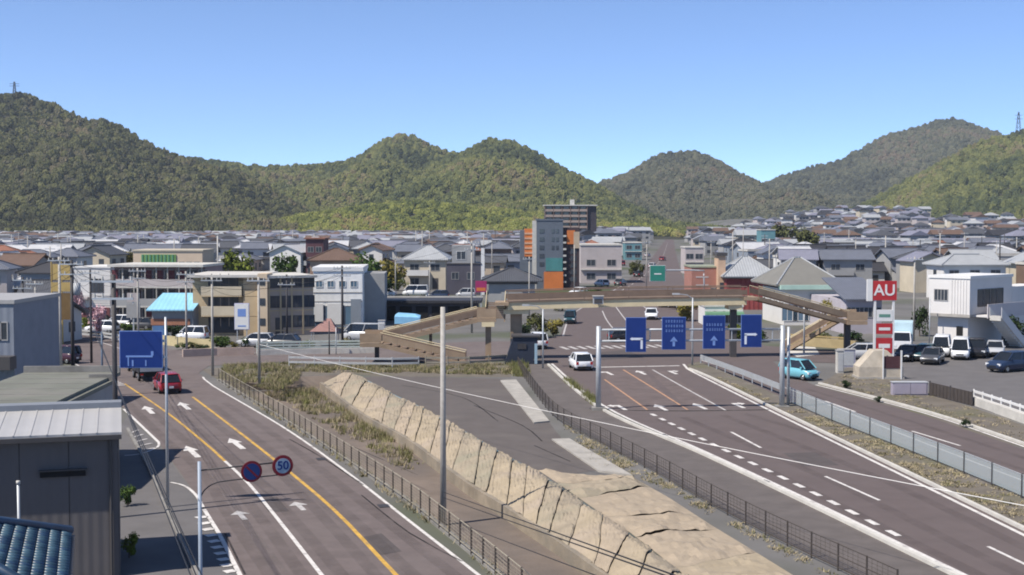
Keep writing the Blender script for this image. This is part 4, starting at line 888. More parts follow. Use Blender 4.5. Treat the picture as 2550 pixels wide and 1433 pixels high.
#@@TOWN
# ================================================================== TOWN HOUSES
YMIN = [(-1e9,185),(190,325),(520,352),(940,335),(1205,345),(1500,310),(1700,300),(1960,262),(2160,262),(2300,232),(1e9,232)]
def ymin(px):
    r = YMIN[0][1]
    for a, v in YMIN:
        if px >= a: r = v
    return r
far_road = resample([W(x, y) for x, y in ((1440,850),(1475,790),(1500,765),(1590,735),(1625,700),(1650,655),(1661,620),(1666,604),(1670,592))], 4)
left_far = resample([W(x, y) for x, y in ((150,850),(60,830),(0,822),(-300,802))], 4)
def near_road(x, y, r):
    return any((p.x-x)**2+(p.y-y)**2 < r*r for p in far_road) or any((p.x-x)**2+(p.y-y)**2 < r*r for p in left_far)
random.seed(21)
cand = []
Y = 186.0
while Y < 1150:
    half = .40*Y+12; X = -half
    while X < half:
        x = X+random.uniform(-2.2, 2.2); y = Y+random.uniform(-2, 2); X += random.uniform(9.5, 13.5)
        px = CX+F*x/y
        lim = 930 if px < 560 else (1000 if px < 1500 else (1150 if px < 2310 else 900))
        if y < ymin(px) or y > lim: continue
        if near_road(x, y, 21 if y < 520 else 16): continue
        if any((x-a)**2+(y-b_)**2 < (r+4)**2 for a, b_, r in EXCL): continue
        if random.random() < .10: continue
        cand.append((x, y, px))
    Y += random.uniform(10.5, 13) if Y < 450 else random.uniform(13, 18)
cand.sort(key=lambda c: c[1])
RK = ['slate']*5+['bluegrey']*5+['pale']*3+['lilac']*2+['black']*3+['silver']*3+['brown']*2+['rust']; WK = ['white','white','white','cream','grey','grey','beige','pink','brown','bluegrey','bluegrey']
rname = dict(slate='slate grey', bluegrey='blue grey', brown='brown', pale='pale grey', lilac='lilac grey', black='black', rust='rust red', silver='silver')
wname = dict(white='white', cream='cream', grey='grey', beige='beige', pink='pinkish', brown='brown', bluegrey='steel')
NIND = 298
def zone(px, y):
    if px < 190: s = 'behind the ochre sign tower'
    elif px < 520: s = 'behind the long gallery block'
    elif px < 940: s = 'behind the beige block'
    elif px < 1320: s = 'behind the pale pyramid roof'
    elif px < 1500: s = 'around the towers'
    elif px < 1720: s = 'along the far road'
    elif px < 1960: s = 'behind the red store'
    elif px < 2300: s = 'behind the red sign'
    else: s = 'behind the white office block'
    return s
seen = {}
for i, (x, y, px) in enumerate(cand[:NIND]):
    w_ = random.choice([6.5, 7.5, 8.5, 9.5, 11.2]); d_ = random.choice([5.8, 6.6, 7.4]); st = random.choice([2, 2, 2, 1, 2]); kd = random.choice(['hip', 'gable', 'gable', 'hip', 'gable', 'flat' if px > 1400 else 'hip'])
    rk = random.choice(RK); wk = random.choice(WK); base = random.choice([4, 8, -6, 94, 86, 12]); an = 1 if random.random() < .3 and kd != 'flat' else 0
    
    lb = ('%s %s %s house %s with %s %s roof %s' % ('broad' if w_ > 9 else ('narrow' if w_ < 7 else ''), wname[wk], 'low' if st == 1 else ('tall' if not an else 'porched'), 'end on' if base > 45 else '', rname[rk] if kd != 'flat' else 'flat concrete', {'hip':'hipped','gable':'gabled','flat':''}[kd], zone(px, y))).replace('  ', ' ').replace('  ', ' ').strip()
    house((x, y, gz(x, y)), R(base+random.uniform(-6, 6)), w_, d_, st, kd, WC[wk], RC[rk] if kd != 'flat' else M_concl, lb, 2 if y < 330 else 1, an, 'houses of the town')
# the rest of the town, too far and too many to count
fb = MB(); fcols = []
for (x, y, px) in cand[NIND:]:
    w_ = random.uniform(6.5, 11.5); d_ = random.uniform(6, 8); h = random.choice([3.1, 5.8, 5.8, 5.8, 8.5 if px > 1400 else 5.8]); a = R(random.choice([4, 8, -6, 94, 86])+random.uniform(-6, 6)); z0 = gz(x, y)
    ca, sa = math.cos(a), math.sin(a)
    def tr(p): return (x+p[0]*ca-p[1]*sa, y+p[0]*sa+p[1]*ca, z0+p[2])
    wm = random.randrange(4); rm_ = 4+random.randrange(6)
    q = [(-w_/2,-d_/2),(w_/2,-d_/2),(w_/2,d_/2),(-w_/2,d_/2)]
    for k in range(4): fb.face([tr((*q[k],-1)), tr((*q[(k+1) % 4],-1)), tr((*q[(k+1) % 4],h)), tr((*q[k],h))], wm)
    o_ = .6; e = [(-w_/2-o_,-d_/2-o_,h),(w_/2+o_,-d_/2-o_,h),(w_/2+o_,d_/2+o_,h),(-w_/2-o_,d_/2+o_,h)]; rl = random.choice([w_/2+o_, max(.5, w_/2-d_/2)]); rs = (d_/2+o_)*.45
    t1, t2 = (-rl,0,h+rs), (rl,0,h+rs)
    fb.face([tr(e[0]),tr(e[1]),tr(t2),tr(t1)], rm_); fb.face([tr(e[2]),tr(e[3]),tr(t1),tr(t2)], rm_); fb.face([tr(e[1]),tr(e[2]),tr(t2)], rm_); fb.face([tr(e[3]),tr(e[0]),tr(t1)], rm_)
    for s in range(int(h/2.8)):
        for k in range(3):
            xx = -w_/2+w_*(k+.5)/3; fb.face([tr((xx-.8,-d_/2-.04,1+2.8*s)), tr((xx+.8,-d_/2-.04,1+2.8*s)), tr((xx+.8,-d_/2-.04,2.2+2.8*s)), tr((xx-.8,-d_/2-.04,2.2+2.8*s))], 10)
tag(fb.build('distant_houses', [WC['white'], WC['cream'], WC['grey'], WC['pink'], RC['slate'], RC['bluegrey'], RC['lilac'], RC['pale'], RC['black'], RC['brown'], M_glass]), 'dense far off houses of the town below the hills', 'houses', None, 'stuff')

# ================================================================== TREES AND PLANTS
def leafm(name, col, var): return mat(name, col, .85, var, .9, spec=.15, tint=tuple(min(1, c*(1+var*1.3)) for c in col))
LM = dict(green=leafm('leaf_green', (.045,.075,.018), .5), spring=leafm('leaf_spring', (.115,.14,.022), .4), dark=leafm('leaf_dark', (.025,.042,.016), .5), yellow=leafm('leaf_yellow', (.17,.145,.035), .4), pink=leafm('blossom_pink', (.50,.32,.35), .25), olive=leafm('leaf_olive', (.075,.08,.028), .4))
def crown_mesh(seed, n=900):
    rnd = random.Random(seed); b = MB()
    lobes = [(Vector((rnd.uniform(-.6,.6), rnd.uniform(-.6,.6), rnd.uniform(.45,1.55))), rnd.uniform(.32,.6)) for _ in range(9)]
    for k in range(n):
        c, r = rnd.choice(lobes); d = Vector((rnd.gauss(0,1), rnd.gauss(0,1), rnd.gauss(0,1))).normalized()
        p = c+d*r*(rnd.random()**.35); s = rnd.uniform(.05,.12)
        u = Vector((rnd.gauss(0,1), rnd.gauss(0,1), rnd.gauss(0,.6))).normalized(); v = u.cross(d+Vector((.01,.02,.3))).normalized()
        b.face([p-u*s-v*s*.6, p+u*s*.8-v*s*.5, p+u*s+v*s*.7, p-u*s*.7+v*s*.6])
    return b.mesh('crown')
def trunk_mesh(seed):
    rnd = random.Random(seed); b = MB(); b.tube((0,0,-.3), (.03,.02,.7), .07, 7, 0, .05)
    for k in range(5):
        a = k*1.26+rnd.random(); b.tube((.03,.02,.45+.05*k), (.5*math.cos(a), .5*math.sin(a), 1.0+rnd.random()*.4), .035, 5, 0, .012)
    return b.mesh('trunk')
CM = [crown_mesh(s) for s in (1, 2, 3, 4)]; TM = [trunk_mesh(s) for s in (1, 2)]
def tree(p, r, h, kind, label, group=None):
    t = thing('tree', label, 'tree', p, random.uniform(0, 6.28), group)
    inst('crown', random.choice(CM), LM[kind], t, scale=(r, r, h/2.05)); inst('trunk', random.choice(TM), M_bark, t, scale=(r, r, h/2.05)); return t
def ptree(px, yb, yt, wpx, kind, label, group=None):
    p = W(px, yb); h = AT(px, yt, p.y).z; return tree(p, wpx*p.y/F/2, h, kind, label, group)
ptree(594, 733, 612, 84, 'spring', 'bright yellow green tree behind the beige three storey block'); ptree(722, 733, 622, 78, 'green', 'leafy green tree below the white gabled house')
ptree(905, 738, 612, 104, 'green', 'large dark green tree behind the white box building'); ptree(968, 735, 635, 82, 'yellow', 'yellowish tree beside the pale pyramid roof'); ptree(945, 742, 672, 60, 'dark', 'dark low tree next to the white box building')
ptree(1135, 728, 628, 46, 'olive', 'olive tree beside the dark purple grey building'); ptree(246, 838, 752, 46, 'pink', 'small pink blossoming tree by the forecourt'); ptree(198, 812, 694, 40, 'pink', 'pink blossoming tree beside the white fronted shop house')
ptree(2068, 822, 735, 60, 'yellow', 'yellow green shrub tree before the white shop with green eaves'); ptree(1700, 800, 745, 70, 'yellow', 'orange tinged shrub seen below the footbridge deck'); ptree(1790, 800, 748, 80, 'spring', 'spring green shrub seen below the footbridge deck')
ptree(1960, 640, 548, 90, 'olive', 'olive tree clump rising among the roofs right of the far road'); ptree(2290, 838, 755, 44, 'dark', 'dark green tree between the red sign and the white office block'); ptree(2010, 662, 560, 80, 'olive', 'broad olive tree next to the clump above the roofs')
ptree(2520, 862, 770, 70, 'dark', 'dark tree beside the outside stair of the white office block'); ptree(1500, 700, 640, 40, 'green', 'green roadside tree below the pinkish terraced building'); ptree(1585, 690, 640, 40, 'olive', 'olive roadside tree by the teal fronted shop')
random.seed(31); k = 0
for _try in range(5000):
    if k >= 70: break
    x, y, px = random.choice(cand); x += random.uniform(-8, 8); y -= random.uniform(6, 9); px = CX+F*x/y
    if y > 620 or y < ymin(px)-8 or near_road(x, y, 9) or any((x-a)**2+(y-b_)**2 < r*r for a, b_, r in EXCL): continue
    kd = random.choice(['green','olive','dark','spring','olive','yellow']); h = random.uniform(3.5, 8)
    nm = dict(green='mid green', olive='olive', dark='dark evergreen', spring='spring green', yellow='yellowish')[kd]
    tree((x, y, gz(x, y)), h*random.uniform(.32, .5), h, kd, '%s %s garden tree %s' % (nm, 'tall' if h > 6 else ('middling' if h > 4.8 else 'small'), zone(px, y)), 'garden trees in the town'); k += 1
# weeds and rough grass
def weeds(name, label, polys, n, cols, hmin, hmax, seed, z=0.0):
    rnd = random.Random(seed); b = MB()
    for poly in polys:
        pts = PL(poly, z); xs = [p.x for p in pts]; ys = [p.y for p in pts]; c = 0; tries = 0
        while c < n and tries < n*30:
            tries += 1; x = rnd.uniform(min(xs), max(xs)); y = rnd.uniform(min(ys), max(ys))
            if not inside(x, y, pts) or noise.noise(Vector((x*.5, y*.5, seed))) < -.15+rnd.uniform(-.2,.2): continue
            c += 1; mi = rnd.randrange(len(cols)); hh = rnd.uniform(hmin, hmax)
            for q in range(9):
                a = rnd.random()*6.28; wd = rnd.uniform(.012,.035); ln = rnd.uniform(.05,.28)
                ox, oy = x+rnd.uniform(-.2,.2), y+rnd.uniform(-.2,.2); b.face([(ox-wd*math.sin(a), oy+wd*math.cos(a), z), (ox+wd*math.sin(a), oy-wd*math.cos(a), z), (ox+ln*math.cos(a), oy+ln*math.sin(a), z+hh*rnd.uniform(.5,1.3))], mi)
    return tag(b.build(name, cols), label, 'weeds', None, 'stuff')
G1, G2, G3 = mat('weed_olive', (.145,.135,.06), .9, .35, 1), mat('weed_green', (.17,.175,.06), .9, .3, 1), mat('dry_grass', (.31,.26,.165), .9, .3, 1)
weeds('verge_weeds', 'rough weeds on the verge between the yellow lined road and the side street', [[(548,945),(560,910),(760,905),(740,950),(690,975),(620,960)], [(740,912),(1000,914),(1280,908),(1270,935),(1000,930),(760,928)]], 1500, [G3, G2, G1, G1, G3], .12, .42, 5)
weeds('path_weeds', 'yellowish tall weeds at the foot of the tan bank', [[(920,1020),(960,1010),(1010,1080),(990,1095)], [(650,960),(760,950),(800,990),(760,1010)], [(840,990),(960,1060),(1000,1110),(960,1110),(860,1040)], [(640,975),(800,985),(1000,1110),(1080,1180),(1040,1190),(900,1110),(740,1020)]], 600, [G3, G1, G3, G2], .12, .5, 6, -0.9)
weeds('kerb_weeds', 'low green weeds between sidewalk kerb and main road', [[(1395,940),(1410,945),(1490,1005),(1478,1010)], [(1270,905),(1310,905),(1320,940),(1280,940)]], 200, [G1, G2, G2], .2, .6, 7)
weeds('median_weeds', 'patchy grass and weeds along the median strip', [[(1760,930),(1960,1010),(2200,1100),(2550,1240),(2700,1310),(2550,1305),(2240,1160),(1940,1015)]], 800, [G3, G3, G3, G1], .03, .12, 8, .14)
weeds('lot_weeds', 'dry grass on the slope beside the car park', [[(2050,955),(2140,915),(2330,990),(2550,1060),(2550,1105),(2300,1020)]], 350, [G3, G3, G3, G1], .04, .14, 9)
weeds('fence_weeds', 'thin grass under the brown roadside fence', [[(1400,1055),(1520,1120),(1660,1200),(1900,1335),(2120,1445),(2090,1445),(1880,1345),(1640,1210),(1480,1160)]], 350, [G3, G3, G1], .05, .16, 10)
weeds('roadside_grass', 'thin dry grass under the yellow lined road fence', [[(560,960),(700,1050),(850,1150),(1100,1325),(1250,1450),(1270,1450),(1120,1325),(870,1145),(720,1045),(580,955)]], 500, [G3, G1, G3], .1, .35, 12)
#@@STREET
# ================================================================== FOOTBRIDGE
M_gird = mat('girder_cream', (.66,.55,.35), .7, .12, .6); M_brn = mat('railing_brown', (.19,.135,.10), .7, .2, .8); M_brnl = mat('stair_tan', (.30,.22,.15), .8, .2, .7); M_step = mat('step_brown', (.17,.125,.095), .85, .2, .8)
fbp = thing('footbridge', 'brown and cream pedestrian footbridge with stairs at both ends spanning the main road', 'footbridge', W(1215, 899))
org = fbp.location
def at_b(px, Y, z): d = Vector(((px-CX)/F*1.0, 1, 0)); k = Y*math.cos(PITCH)+(HC-z)*math.sin(PITCH); return Vector(((px-CX)/F*k, Y, z))-org
YA, YB = 129.5, 131.5
def prism_between(b, p, q, hw, h0, h1):
    d = (q-p); d.z = 0; d.normalize(); n = Vector((-d.y, d.x, 0))*hw
    up0, up1 = Vector((0,0,h0)), Vector((0,0,h1))
    b.loft([[p-n+up0, p+n+up0, p+n+up1, p-n+up1], [q-n+up0, q+n+up0, q+n+up1, q-n+up1]])
def offs(p, q, s): d = (q-p); d.z = 0; d.normalize(); return Vector((-d.y, d.x, 0))*s
A = at_b(1262, YA, 5.0); Bq = at_b(1560, (YA+YB)/2, 5.28); Cq = at_b(1852, YB, 5.38)
deckp = resample([A, Bq, Cq], 3)
b = MB()
for p, q in zip(deckp[:-1], deckp[1:]): prism_between(b, p, q, 1.15, -.25, .45)
dk = b.build('girder', M_gird, fbp)
b = MB()
for p, q in zip(deckp[:-1], deckp[1:]): prism_between(b, p, q, 1.25, .45, .58)
b.build('deck', M_step, fbp)
for s in (-1, 1):
    for p, q in zip(deckp[:-1], deckp[1:]):
        o_ = offs(p, q, s*1.2); b = MB(); prism_between(b, p+o_, q+o_, .035, .72, 1.18); b.build('railing_panel', M_brn, fbp)
    b = MB(); b.path([p+offs(A, Cq, s*1.2)+Vector((0,0,1.5)) for p in deckp], .05); b.build('handrail', M_brn, fbp)
    for p in deckp[::1]: b = MB(); b.tube(p+offs(A, Cq, s*1.2)+Vector((0,0,.5)), p+offs(A, Cq, s*1.2)+Vector((0,0,1.5)), .04, 6); b.build('railing_post', M_brn, fbp)
def flight(p, q, hw=.95, rail=True):
    """a stair flight from p (top) down to q"""
    n = max(4, int(abs(p.z-q.z)/.165)); d = q-p
    b = MB()
    for s in (-1, 1):
        o_ = offs(p, q, s*hw); b2 = MB(); prism_between(b2, p+o_, q+o_, .06, -.35, .05); b2.build('stringer', M_brnl, fbp)
        if rail:
            b2 = MB(); prism_between(b2, p+o_, q+o_, .025, .3, .85); b2.build('railing_panel', M_brn if s > 0 else M_brnl, fbp)
            b2 = MB(); b2.tube(p+o_+Vector((0,0,1.02)), q+o_+Vector((0,0,1.02)), .045, 6); b2.build('handrail', M_gird, fbp)
            m = max(3, int(d.length/1.6))
            for k in range(m+1): c = p+d*(k/m)+o_; b2 = MB(); b2.tube(c, c+Vector((0,0,1.02)), .03, 5); b2.build('railing_post', M_brn, fbp)
    for k in range(n):
        c = p+d*((k+.5)/n); b2 = MB(); dd = d.copy(); dd.z = 0; dd.normalize(); nn = Vector((-dd.y, dd.x, 0)); hl_ = Vector((d.x, d.y, 0)).length/n*.55; zz = Vector((0,0,c.z+.02)); c0 = Vector((c.x, c.y, 0))
        b2.loft([[c0-nn*hw*.96-dd*hl_+zz, c0+nn*hw*.96-dd*hl_+zz, c0+nn*hw*.96-dd*hl_+zz-Vector((0,0,.14)), c0-nn*hw*.96-dd*hl_+zz-Vector((0,0,.14))], [c0-nn*hw*.96+dd*hl_+zz, c0+nn*hw*.96+dd*hl_+zz, c0+nn*hw*.96+dd*hl_+zz-Vector((0,0,.14)), c0-nn*hw*.96+dd*hl_+zz-Vector((0,0,.14))]]); b2.build('step', M_step, fbp)
def landing(p, hx, hy):
    part('landing', M_brnl, fbp, (p.x-hx, p.x+hx, p.y-hy, p.y+hy, p.z-.3, p.z+.02))
    for y in (-hy, hy): part('railing_panel', M_brnl, fbp, (p.x-hx, p.x+hx, p.y+y-.03, p.y+y+.03, p.z+.1, p.z+.95))
def pier(p, w_=.4, m=None, cap=True):
    g_ = -org.z
    b = MB(); b.box(p.x-w_, p.x+w_, p.y-w_, p.y+w_, -.4, p.z-.3); pr = b.build('pier', m or M_brnl, fbp)
    if cap: part('pier_cap', M_gird, pr, (p.x-w_*2.2, p.x+w_*2.2, p.y-1.1, p.y+1.1, p.z-.75, p.z-.31))
A2 = A+Vector((0,0,.5)); L1 = at_b(1212, YA-.3, 3.95); Lm = at_b(932, YA-1.0, 1.85)
part('landing', M_brnl, fbp, (A.x-1.1, A.x+.2, A.y-1.5, A.y+1.5, A.z+.2, A.z+.5))
flight(A2+Vector((-1.0,0,0)), L1+Vector((.8,0,0))); landing(L1, .9, 1.1); pier(L1+Vector((.15,0,0)), .27)
flight(L1+Vector((-.9,0,0)), Lm+Vector((.9,0,0))); landing(Lm+Vector((0,-1.1,0)), 1.0, 2.2); pier(Lm+Vector((.35,-1.0,0)), .2, M_framed, False)
flight(Lm+Vector((.9,-2.3,0)), at_b(1160, YA-3.4, 0.06)); pier(A+Vector((.9,.3,.1)), .55); pier(A+Vector((.9,1.6,.1)), .3, M_concd, False)
pier(Lm*.5+L1*.5+Vector((0,0,-.1)), .14, M_brn, False)
C2 = Cq+Vector((0,0,.5)); R1 = at_b(2125, YB+3, 3.3)
pier(Cq+Vector((-1.0,0,.05)), .3, M_framed); part('landing', M_brnl, fbp, (Cq.x-.2, Cq.x+1.1, Cq.y-1.5, Cq.y+1.5, Cq.z+.2, Cq.z+.5))
flight(C2+Vector((1.0,0,0)), R1+Vector((-.9,0,0))); landing(R1+Vector((.1,1.0,0)), 1.0, 2.2); pier(R1+Vector((-.6,0,0)), .28, M_framed, False)
flight(R1+Vector((-.9,2.2,0)), at_b(1960, YB+7.5, .06))
# sign box hung on the deck
sx = at_b(1487, 130.2, 5.45)+org; sb = thing('deck_sign_box', 'small grey box sign hung on the footbridge deck', 'sign box', sx+Vector((0,-1.52,-.15)))
part('housing', M_signback, sb, (-.5, .5, -.1, .1, 0, .75)); part('face', M_framed, sb, (-.38, .38, -.13, -.101, .08, .5)); part('visor', M_concl, sb, (-.55, .55, -.25, .1, .75, .83))

# ================================================================== SIGN GANTRY
gl_ = W(1490, 1022); gr_ = W(1947, 1018)
gt = thing('sign_gantry', 'grey steel gantry carrying four blue lane signs over the main road', 'gantry', gl_)
gv = gr_-gl_; gd = gv.normalized(); gz_t = AT(1490, 822, gl_.y).z; gz_b = AT(1490, 850, gl_.y).z
for p in (Vector((0,0,0)), gv):
    b = MB(); b.tube(p, p+Vector((0,0,gz_t+.25)), .19, 12, 0, .16); po = b.build('post', M_galv, gt, True); part('base_plate', M_concd, po, (p.x-.45, p.x+.45, p.y-.45, p.y+.45, 0, .22))
b = MB(); b.tube(gv+Vector((.55,.6,0)), gv+Vector((.55,.6,gz_t+.1)), .11, 10); b.build('post', M_galv, gt, True)
for z in (gz_t, gz_b): b = MB(); b.tube(Vector((0,0,z)), gv+Vector((0,0,z)), .075, 10); b.build('beam', M_galv, gt, True)
for k in range(9): p = gv*(k+.5)/9; b = MB(); b.tube(p+Vector((0,0,gz_b)), p+Vector((0,0,gz_t)), .035, 6); b.build('brace', M_galv, gt)
def arrow_poly(b, kind, cx, z0, s, y):
    if kind == 'up':
        b.box(cx-.09*s, cx+.09*s, y, y+.012, z0, z0+.42*s); b.loft([[(cx-.28*s,y,z0+.36*s),(cx+.28*s,y,z0+.36*s),(cx,y,z0+.72*s)],[(cx-.28*s,y+.012,z0+.36*s),(cx+.28*s,y+.012,z0+.36*s),(cx,y+.012,z0+.72*s)]])
    else:
        q = -1 if kind == 'left' else 1
        b.box(cx-q*.42*s-.08*s, cx-q*.42*s+.08*s, y, y+.012, z0-.1*s, z0+.62*s); xs = sorted((cx-q*.5*s, cx+q*.25*s)); b.box(xs[0], xs[1], y, y+.012, z0+.55*s, z0+.71*s)
        b.loft([[(cx+q*.25*s,y,z0+.50*s),(cx+q*.25*s,y,z0+.76*s),(cx+q*.44*s,y,z0+.63*s)],[(cx+q*.25*s,y+.012,z0+.50*s),(cx+q*.25*s,y+.012,z0+.76*s),(cx+q*.44*s,y+.012,z0+.63*s)]])
random.seed(77)
for (x0, x1, y0, y1, kd, lines, lb) in ((1559,1608,792,876,'left',0,'tall blue lane sign with a left turn arrow on the gantry'), (1649,1707,791,870,'up',3,'blue lane sign with a straight arrow and three rows of small lettering'), (1751,1805,787,868,'up',2,'blue lane sign with a straight arrow and two rows of lettering'), (1846,1896,785,864,'right',0,'tall blue lane sign with a right turn arrow on the gantry')):
    Yp = gl_.y-.14+ (gv.y)*((x0+x1)/2-1490)/457; a = AT(x0, y1, Yp); c = AT(x1, y0, Yp); w_ = c.x-a.x; h_ = c.z-a.z
    sgn = thing('lane_sign', lb, 'road sign', ((a.x+c.x)/2, Yp, a.z), 0, 'blue lane signs on the gantry')
    part('panel', M_signblue, sgn, (-w_/2, w_/2, -.03, .03, 0, h_)); part('border', M_signpale, sgn, (-w_/2-.03, w_/2+.03, -.015, .02, -.03, h_+.03)); part('bracket', M_galv, sgn, (-w_*.3, w_*.3, .031, .09, h_*.2, h_*.8))
    b = MB(); arrow_poly(b, kd, 0, h_*.09 if kd == 'up' else h_*.12, .95, -.046); b.build('arrow', M_signwhite if kd != 'up' else M_signpale, sgn)
    for r_ in range(lines):
        z = h_*(.55+.15*r_)
        b = MB(); x = -w_*.36
        while x < w_*.34:
            g_ = random.uniform(.10, .17)
            for q in range(2): b.box(x, x+g_*.8, -.045, -.031, z+.09*q, z+.09*q+.035)
            b.box(x+g_*.3, x+g_*.45, -.0465, -.0455, z-.03, z+.17); x += g_+.05
        b.build('lettering', M_signpale, sgn)

# ================================================================== POLES, SIGNS
def pole(px, yb, yt, r, m, label, name='utility_pole', arms=0, group=None, extra=None, light=False, zbase=0.0):
    p = W(px, yb, zbase); h = AT(px, yt, p.y).z-zbase; t = thing(name, label, 'pole', p, 0, group)
    b = MB(); b.tube((0,0,-.2), (0,0,h), r, 10, 0, r*.72); b.build('shaft', m, t, True)
    for k in range(arms):
        z = h-.35-k*.75; part('crossarm', M_galv, t, (-.9, .9, -.18, -.08, z, z+.09))
        for s in (-.8, -.45, .45, .8): b = MB(); b.tube((s,-.13,z+.09), (s,-.13,z+.27), .05, 6); b.build('insulator', M_concl, t)
    if extra == 'transformer': b = MB(); b.tube((.38,0,h-2.6), (.38,0,h-1.7), .26, 10); b.build('transformer', M_signback, t, True)
    if light: b = MB(); b.path([Vector((0,0,h-.1)), Vector((-.5,-.1,h+.25)), Vector((-1.3,-.2,h+.35))], .045); b.build('lamp_arm', M_galv, t); part('lamp_head', M_signback, t, (-1.85, -1.2, -.35, -.05, h+.28, h+.42))
    return t, p, h
P = {}
P['mid'] = pole(1104, 1308, 765, .15, M_poleconc, 'tall plain concrete pole rising from the sunken path beside the tan bank', zbase=-.9)
P['edge'] = pole(291, 1290, 684, .13, M_poledark, 'dark slim utility pole against the corner of the charcoal shed', arms=2)
P['l1'] = pole(183, 992, 648, .15, M_poledark, 'dark utility pole with transformer behind the shed roof', arms=2, extra='transformer')
P['l0'] = pole(152, 950, 640, .14, M_poleconc, 'slim concrete utility pole beside the pole with transformer', arms=1)
P['c1'] = pole(530, 936, 690, .12, M_poleconc, 'grey pole at the corner of yellow lined road and side street', arms=1)
P['c2'] = pole(646, 962, 690, .12, M_poleconc, 'grey pole standing in the weeds near the start of the tan bank', arms=1)
P['w'] = pole(853, 872, 662, .14, M_poledark, 'dark utility pole before the white box building', arms=2)
P['s'] = pole(820, 884, 800, .07, M_poledark, 'short dark post by the side street rail', 'post'); P['s2'] = pole(837, 884, 815, .05, M_galv, 'thin short steel post by the side street rail', 'post')
P['g'] = pole(1352, 918, 770, .09, M_galv, 'slim grey lamp post left of the crossing near the dark kiosk', 'lamp_post', light=True)
P['m'] = pole(1724, 914, 742, .09, M_galv, 'slim lamp post on the tip of the median', 'lamp_post', light=True)
P['f1'] = pole(1175, 830, 600, .13, M_poleconc, 'concrete utility pole behind the footbridge stair', arms=2); P['f2'] = pole(1318, 790, 640, .12, M_poleconc, 'concrete utility pole beside the grey walled store', arms=1)
P['r1'] = pole(2002, 880, 745, .1, M_galv, 'thin lamp post in front of the white shop with green eaves', 'lamp_post', light=True); P['r2'] = pole(2275, 850, 640, .12, M_poleconc, 'concrete utility pole between the red sign and the white office block', arms=1)
P['r3'] = pole(2314, 865, 745, .07, M_galv, 'thin steel post at the edge of the car park', 'post'); P['b'] = pole(255, 965, 828, .09, mat('pole_blue_grey', (.10,.14,.20), .5, .1, 2), 'blue grey post behind the blue direction sign', 'post')
P['f3'] = pole(1430, 745, 610, .1, M_poleconc, 'slim pole in front of the pinkish terraced building'); P['f4'] = pole(543, 720, 588, .16, M_concl, 'pale thick mast behind the beige three storey block', 'mast')
for (px, yb, yt, lb) in ((460,700,630,'slim pole behind the cream building with green louvres'),(985,740,640,'slim pole by the yellowish tree'),(1070,760,650,'slim pole before the large cream house'),(1225,700,600,'slim pole behind the dark purple grey building'),(1610,720,600,'slim pole on the far road verge'),(1770,700,600,'slim pole behind the salmon brick building'),(2130,700,590,'slim pole among the roofs behind the red sign'),(2400,690,580,'slim pole among the roofs behind the white office block'),(2480,715,600,'slim pole near the roofs right of the white office block'),(90,870,700,'slim pole beside the whitewashed single storey house'),(1850,690,560,'slim pole behind the dark red walled store')): pole(px, yb, yt, .11, M_poleconc, lb, arms=1)
# blue direction sign on its own pole
t, p, h = pole(418, 1264, 790, .075, M_galv, 'slim steel pole carrying the large blue direction sign', 'sign_pole')
sgd = thing('direction_sign', 'large blue direction sign with pale route lines over the yellow lined road', 'road sign', AT(352, 915, p.y-.15)); o_ = sgd.location
w_ = 104*p.y/F; h_ = AT(352, 826, p.y-.15).z-o_.z
part('panel', M_signblue, sgd, (-w_/2, w_/2, -.03, .03, 0, h_)); part('border', M_signpale, sgd, (-w_/2-.03, w_/2+.03, -.02, .02, -.03, h_+.03))
b = MB(); b.box(-w_*.36, w_*.28, -.045, -.031, h_*.28, h_*.33); b.box(w_*.24, w_*.30, -.045, -.031, h_*.33, h_*.45); b.box(-w_*.32, -w_*.29, -.045, -.031, h_*.03, h_*.28); b.build('route_line', M_signpale, sgd)
b = MB(); b.box(-w_*.22, -w_*.18, -.045, -.031, h_*.03, h_*.2); b.box(w_*.1, w_*.13, -.045, -.031, h_*.03, h_*.2); b.build('lettering', M_signpale, sgd)
part('bracket', M_galv, sgd, (-w_*.4, p.x-o_.x, .031, .08, h_*.25, h_*.32)); part('bracket', M_galv, sgd, (-w_*.4, p.x-o_.x, .031, .08, h_*.7, h_*.77))
# speed sign pole with two discs
Ys = 37.7; base = AT(497, 1200, Ys); ht = AT(497, 1150, Ys).z
rs = thing('speed_sign', 'grey post with arm carrying a fifty speed limit disc and a blue no stopping disc', 'road sign', (base.x, base.y, 0), R(24))
b = MB(); b.tube((0,0,0), (0,0,ht), .06, 12, 0, .05); b.build('post', mat('post_blue_grey', (.30,.35,.42), .45, .12, 2), rs, True)
def loc_(px, py): v = AT(px, py, Ys); return Vector(((v.x-base.x)*1.13, 0, v.z))
a0 = loc_(500, 1172); a1 = loc_(700, 1165); b = MB(); b.tube(a0, a1, .022, 8); b.build('arm', M_poledark, rs, True)
b = MB(); b.path(resample([loc_(499,1240), loc_(508,1222), loc_(528,1208), loc_(560,1203), loc_(700,1197)], .05), .018); b.build('brace', M_poledark, rs, True)
def disc(b, c, r, y0, y1, n=28): b.loft([[c+Vector((r*math.cos(2*math.pi*k/n), y, r*math.sin(2*math.pi*k/n))) for k in range(n)] for y in (y1, y0)])
